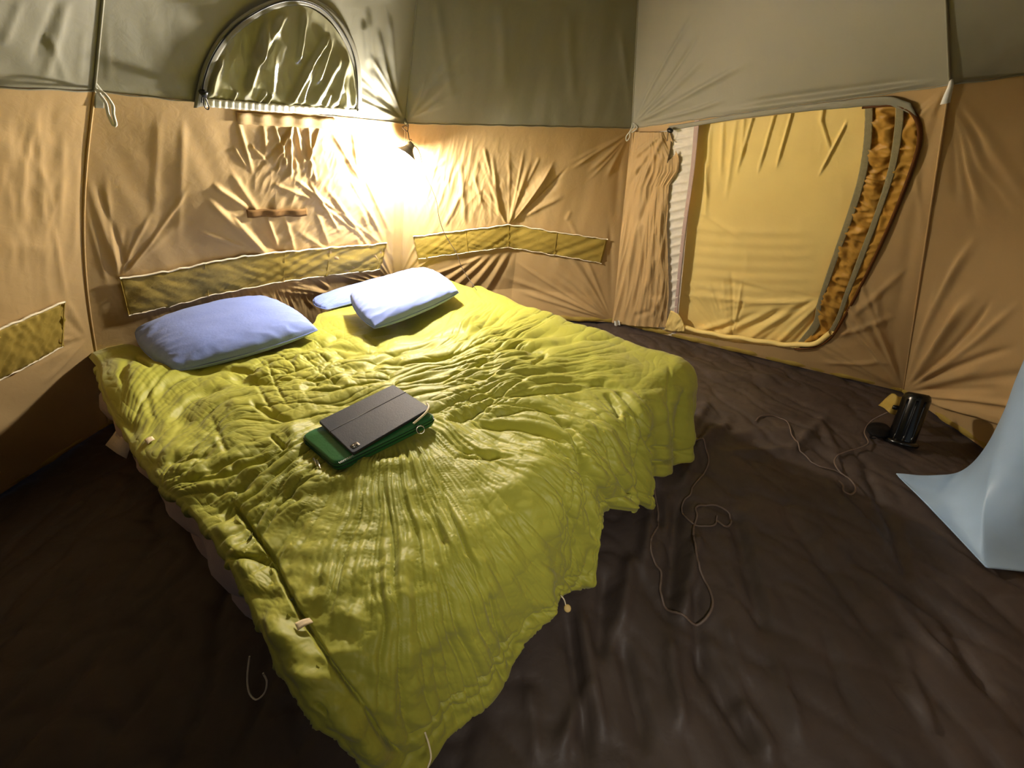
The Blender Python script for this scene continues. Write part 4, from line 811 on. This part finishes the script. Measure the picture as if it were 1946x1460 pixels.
# ------------------------------------------------------------------ cables on the floor
def floor_cord(name, pts, r, m, label, n=200, grp=None):
    P = catmull([at(x, y, .004) for x, y in pts], n); P[:, 2] = A3([floor_z(x, y) for x, y in P[:, :2]]); P[:, 2] = sm(P[:, 2], 2) + r + .003
    o = tube(name, P, r, M[m], None, 7, label=label, category='cable'); return o
floor_cord('power_cable', [(1236, 905), (1246, 937), (1253, 966), (1251, 998), (1237, 1027), (1235, 1049), (1246, 1070), (1257, 1085), (1257, 1121), (1273, 1150), (1302, 1171), (1331, 1178), (1349, 1164), (1355, 1142), (1345, 1110), (1327, 1081), (1318, 1038), (1318, 1005), (1325, 980), (1322, 966),
           (1334, 959), (1363, 959), (1388, 969), (1392, 987), (1378, 998), (1362, 986)], .0042, 'cord', 'grey brown cable looping over the floor by the duvet', 340)
floor_cord('power_cable', [(1363, 980), (1358, 997), (1331, 997), (1309, 984), (1298, 966), (1301, 948), (1312, 940), (1316, 926), (1338, 898), (1347, 876), (1341, 858), (1324, 847), (1304, 838)], .0036, 'cord', 'short curled cord end on the floor near the duvet corner', 200)
floor_cord('power_cable', [(1436, 800), (1445, 791), (1462, 788), (1480, 791), (1495, 803), (1500, 822), (1512, 840), (1525, 858), (1554, 883), (1590, 894), (1604, 900)], .0034, 'cord', 'thin brown cord on the floor between doorway and cylinder', 160)
Pc = [at(1687, 784, .10), at(1670, 792, .06)] + [at(x, y, .006) for x, y in [(1654, 802), (1643, 822), (1650, 842), (1632, 852), (1611, 858), (1590, 868), (1586, 880), (1597, 898), (1616, 912), (1626, 928), (1617, 940), (1604, 934), (1602, 922), (1594, 914)]]
Pc = catmull(Pc, 160); Pc[:, 2] = np.maximum(Pc[:, 2], A3([floor_z(x, y) for x, y in Pc[:, :2]])+.006)
tube('guy_cord', Pc, .0034, M['cord'], None, 7, label='brown cord tied to the gold tab and curling on the floor', category='cord')
# gold tab at the right corner
tg = [[(1694, 748), (1706, 752), (1722, 756)], [(1682, 758), (1700, 768), (1720, 776)], [(1669, 770), (1690, 784), (1714, 792)]]
TP = np.stack([np.stack([at(x, y, .16-.035*i+.01*math.sin(j*2)) for j, (x, y) in enumerate(r)]) for i, r in enumerate(tg)])
I_ = np.linspace(0, 2, 14); TPd = np.stack([np.stack([A3([np.interp(a, [0, 1, 2], np.array([np.interp(b, [0, 1, 2], TP[k, :, c]) for k in range(3)])) for c in range(3)]) + A3([0, 0, .004*math.sin(a*3+b*4)]) for b in I_]) for a in I_])
thicken('corner_tab', TPd, .0015, M['pocket'], w3, label='gold fabric corner tab')
# black cylinder
cb0 = at(1711, 842, 0.0); cb0[2] = floor_z(cb0[0], cb0[1]); ct = at(1746, 748, .245); axc = ct-cb0; Hc = np.linalg.norm(axc); print('cyl', cb0, ct)
cyl = thing('cylinder_pump', cb0, label='glossy black upright cylinder with a flared base ring at the tent corner', category='pump')
lathe('body', [(0, .012), (.050, .012), (.052, .02), (.052, Hc-.03), (.046, Hc-.008), (.036, Hc), (0, Hc)], cb0, axc, M['black'], cyl, 40)
lathe('base_ring', [(0, 0), (.064, 0), (.068, .006), (.067, .016), (.060, .022), (.050, .024), (0, .024)], cb0, axc, M['black'], cyl, 40)
axn = axc/Hc; e1 = np.cross(axn, [0, 0, 1.0]) if abs(axn[2]) < .9 else np.cross(axn, [0, 1.0, 0]); e1 /= np.linalg.norm(e1); e2 = np.cross(axn, e1)
vd = -ray(1711, 800); vd -= (vd@axn)*axn; vd /= np.linalg.norm(vd); sd = np.cross(axn, vd)
for a_ in (-.55, .1, .7):
    dr = math.cos(a_)*vd + math.sin(a_)*sd; tube('rib', [cb0+axn*z+dr*.052 for z in np.linspace(.025, Hc-.035, 8)], .0045, M['black'], cyl, 8)
lathe('knob', [(0, .02), (.010, .02), (.012, .012), (.012, 0), (0, 0)], cb0+axn*(Hc*.66)-sd*.052, -sd, M['black'], cyl, 16)
# small black pouch on the floor
pc = at(1668, 822, .0); u = np.linspace(0, np.pi, 20); v = np.linspace(0, 2*np.pi, 32, endpoint=False)
pd_ = at(1690, 795, 0)-at(1650, 845, 0); pd_ /= np.linalg.norm(pd_); pe = A3([-pd_[1], pd_[0], 0])
V = A3([[pc + pd_*.085*math.cos(a) + pe*.05*math.sin(a)*math.cos(b) + A3([0, 0, .016+.02*math.sin(a)*math.sin(b)*(1 if math.sin(b) > 0 else .6)]) + A3([0, 0, .003*math.sin(a*5+b*3)*math.sin(a)]) for b in v] for a in u]).reshape(-1, 3)
pch = thing('pouch', (pc[0], pc[1], 0.004), label='small matt black oval pouch on the floor beside the black cylinder', category='pouch')
obj('pouch_body', V, grid_faces(20, 32, True), M['blackcloth'], pch)
tube('pouch_loop', catmull([pc+pd_*-.085+A3([0, 0, .02]), pc+pd_*-.105+pe*.012+A3([0, 0, .015]), pc+pd_*-.11+A3([0, 0, .012]), pc+pd_*-.1-pe*.01+A3([0, 0, .015])], 14), .003, M['blackcloth'], pch, 6)

# ------------------------------------------------------------------ blue-grey coated sheet at the right
fr = [(1702, 903, .004), (1740, 940, .004), (1790, 992, .004), (1832, 1037, .004), (1873, 1081, .004), (1960, 1090, .004), (2100, 1110, .004)]
bk = [(1702, 902, .004), (1748, 905, .006), (1800, 904, .012), (1836, 890, .03), (1872, 850, .10), (1905, 785, .22), (1925, 730, .34), (1946, 680, .44), (1975, 600, .60), (2010, 520, .75)]
f_ = lin([at(*k) for k in fr], 90); eye = A3([0, 0, CH])
def clear(k):      # keep the hanging part in front of the wall behind it
    p = at(*k); wl = PW4.grid(A3([[k[0], k[1]]], float), 0)[0]; f = min(1, .86*np.linalg.norm(wl-eye)/np.linalg.norm(p-eye)) if k[2] > .05 else 1
    return eye + (p-eye)*f
b_ = catmull([clear(k) for k in bk], 90); tt = np.linspace(0, 1, 60)
P = np.zeros((90, 60, 3))
for j, t in enumerate(tt):
    e = t**1.6; P[:, j, :2] = f_[:, :2]*(1-t) + b_[:, :2]*t; P[:, j, 2] = f_[:, 2]*(1-e) + b_[:, 2]*e
P[..., 2] += .006*perlin(P[..., 0]*9, P[..., 1]*9, 12)*np.minimum(tt*8, 1)[None] + np.maximum(floor_z(P[..., 0], P[..., 1]), 0) + .006
if normals(P)[..., 2].mean() < 0: P = P[::-1]
bs = thicken('coated_sheet', P, .003, M['blue'], None, label='blue grey coated sheet curling up from the floor at the right edge', category='sheet')
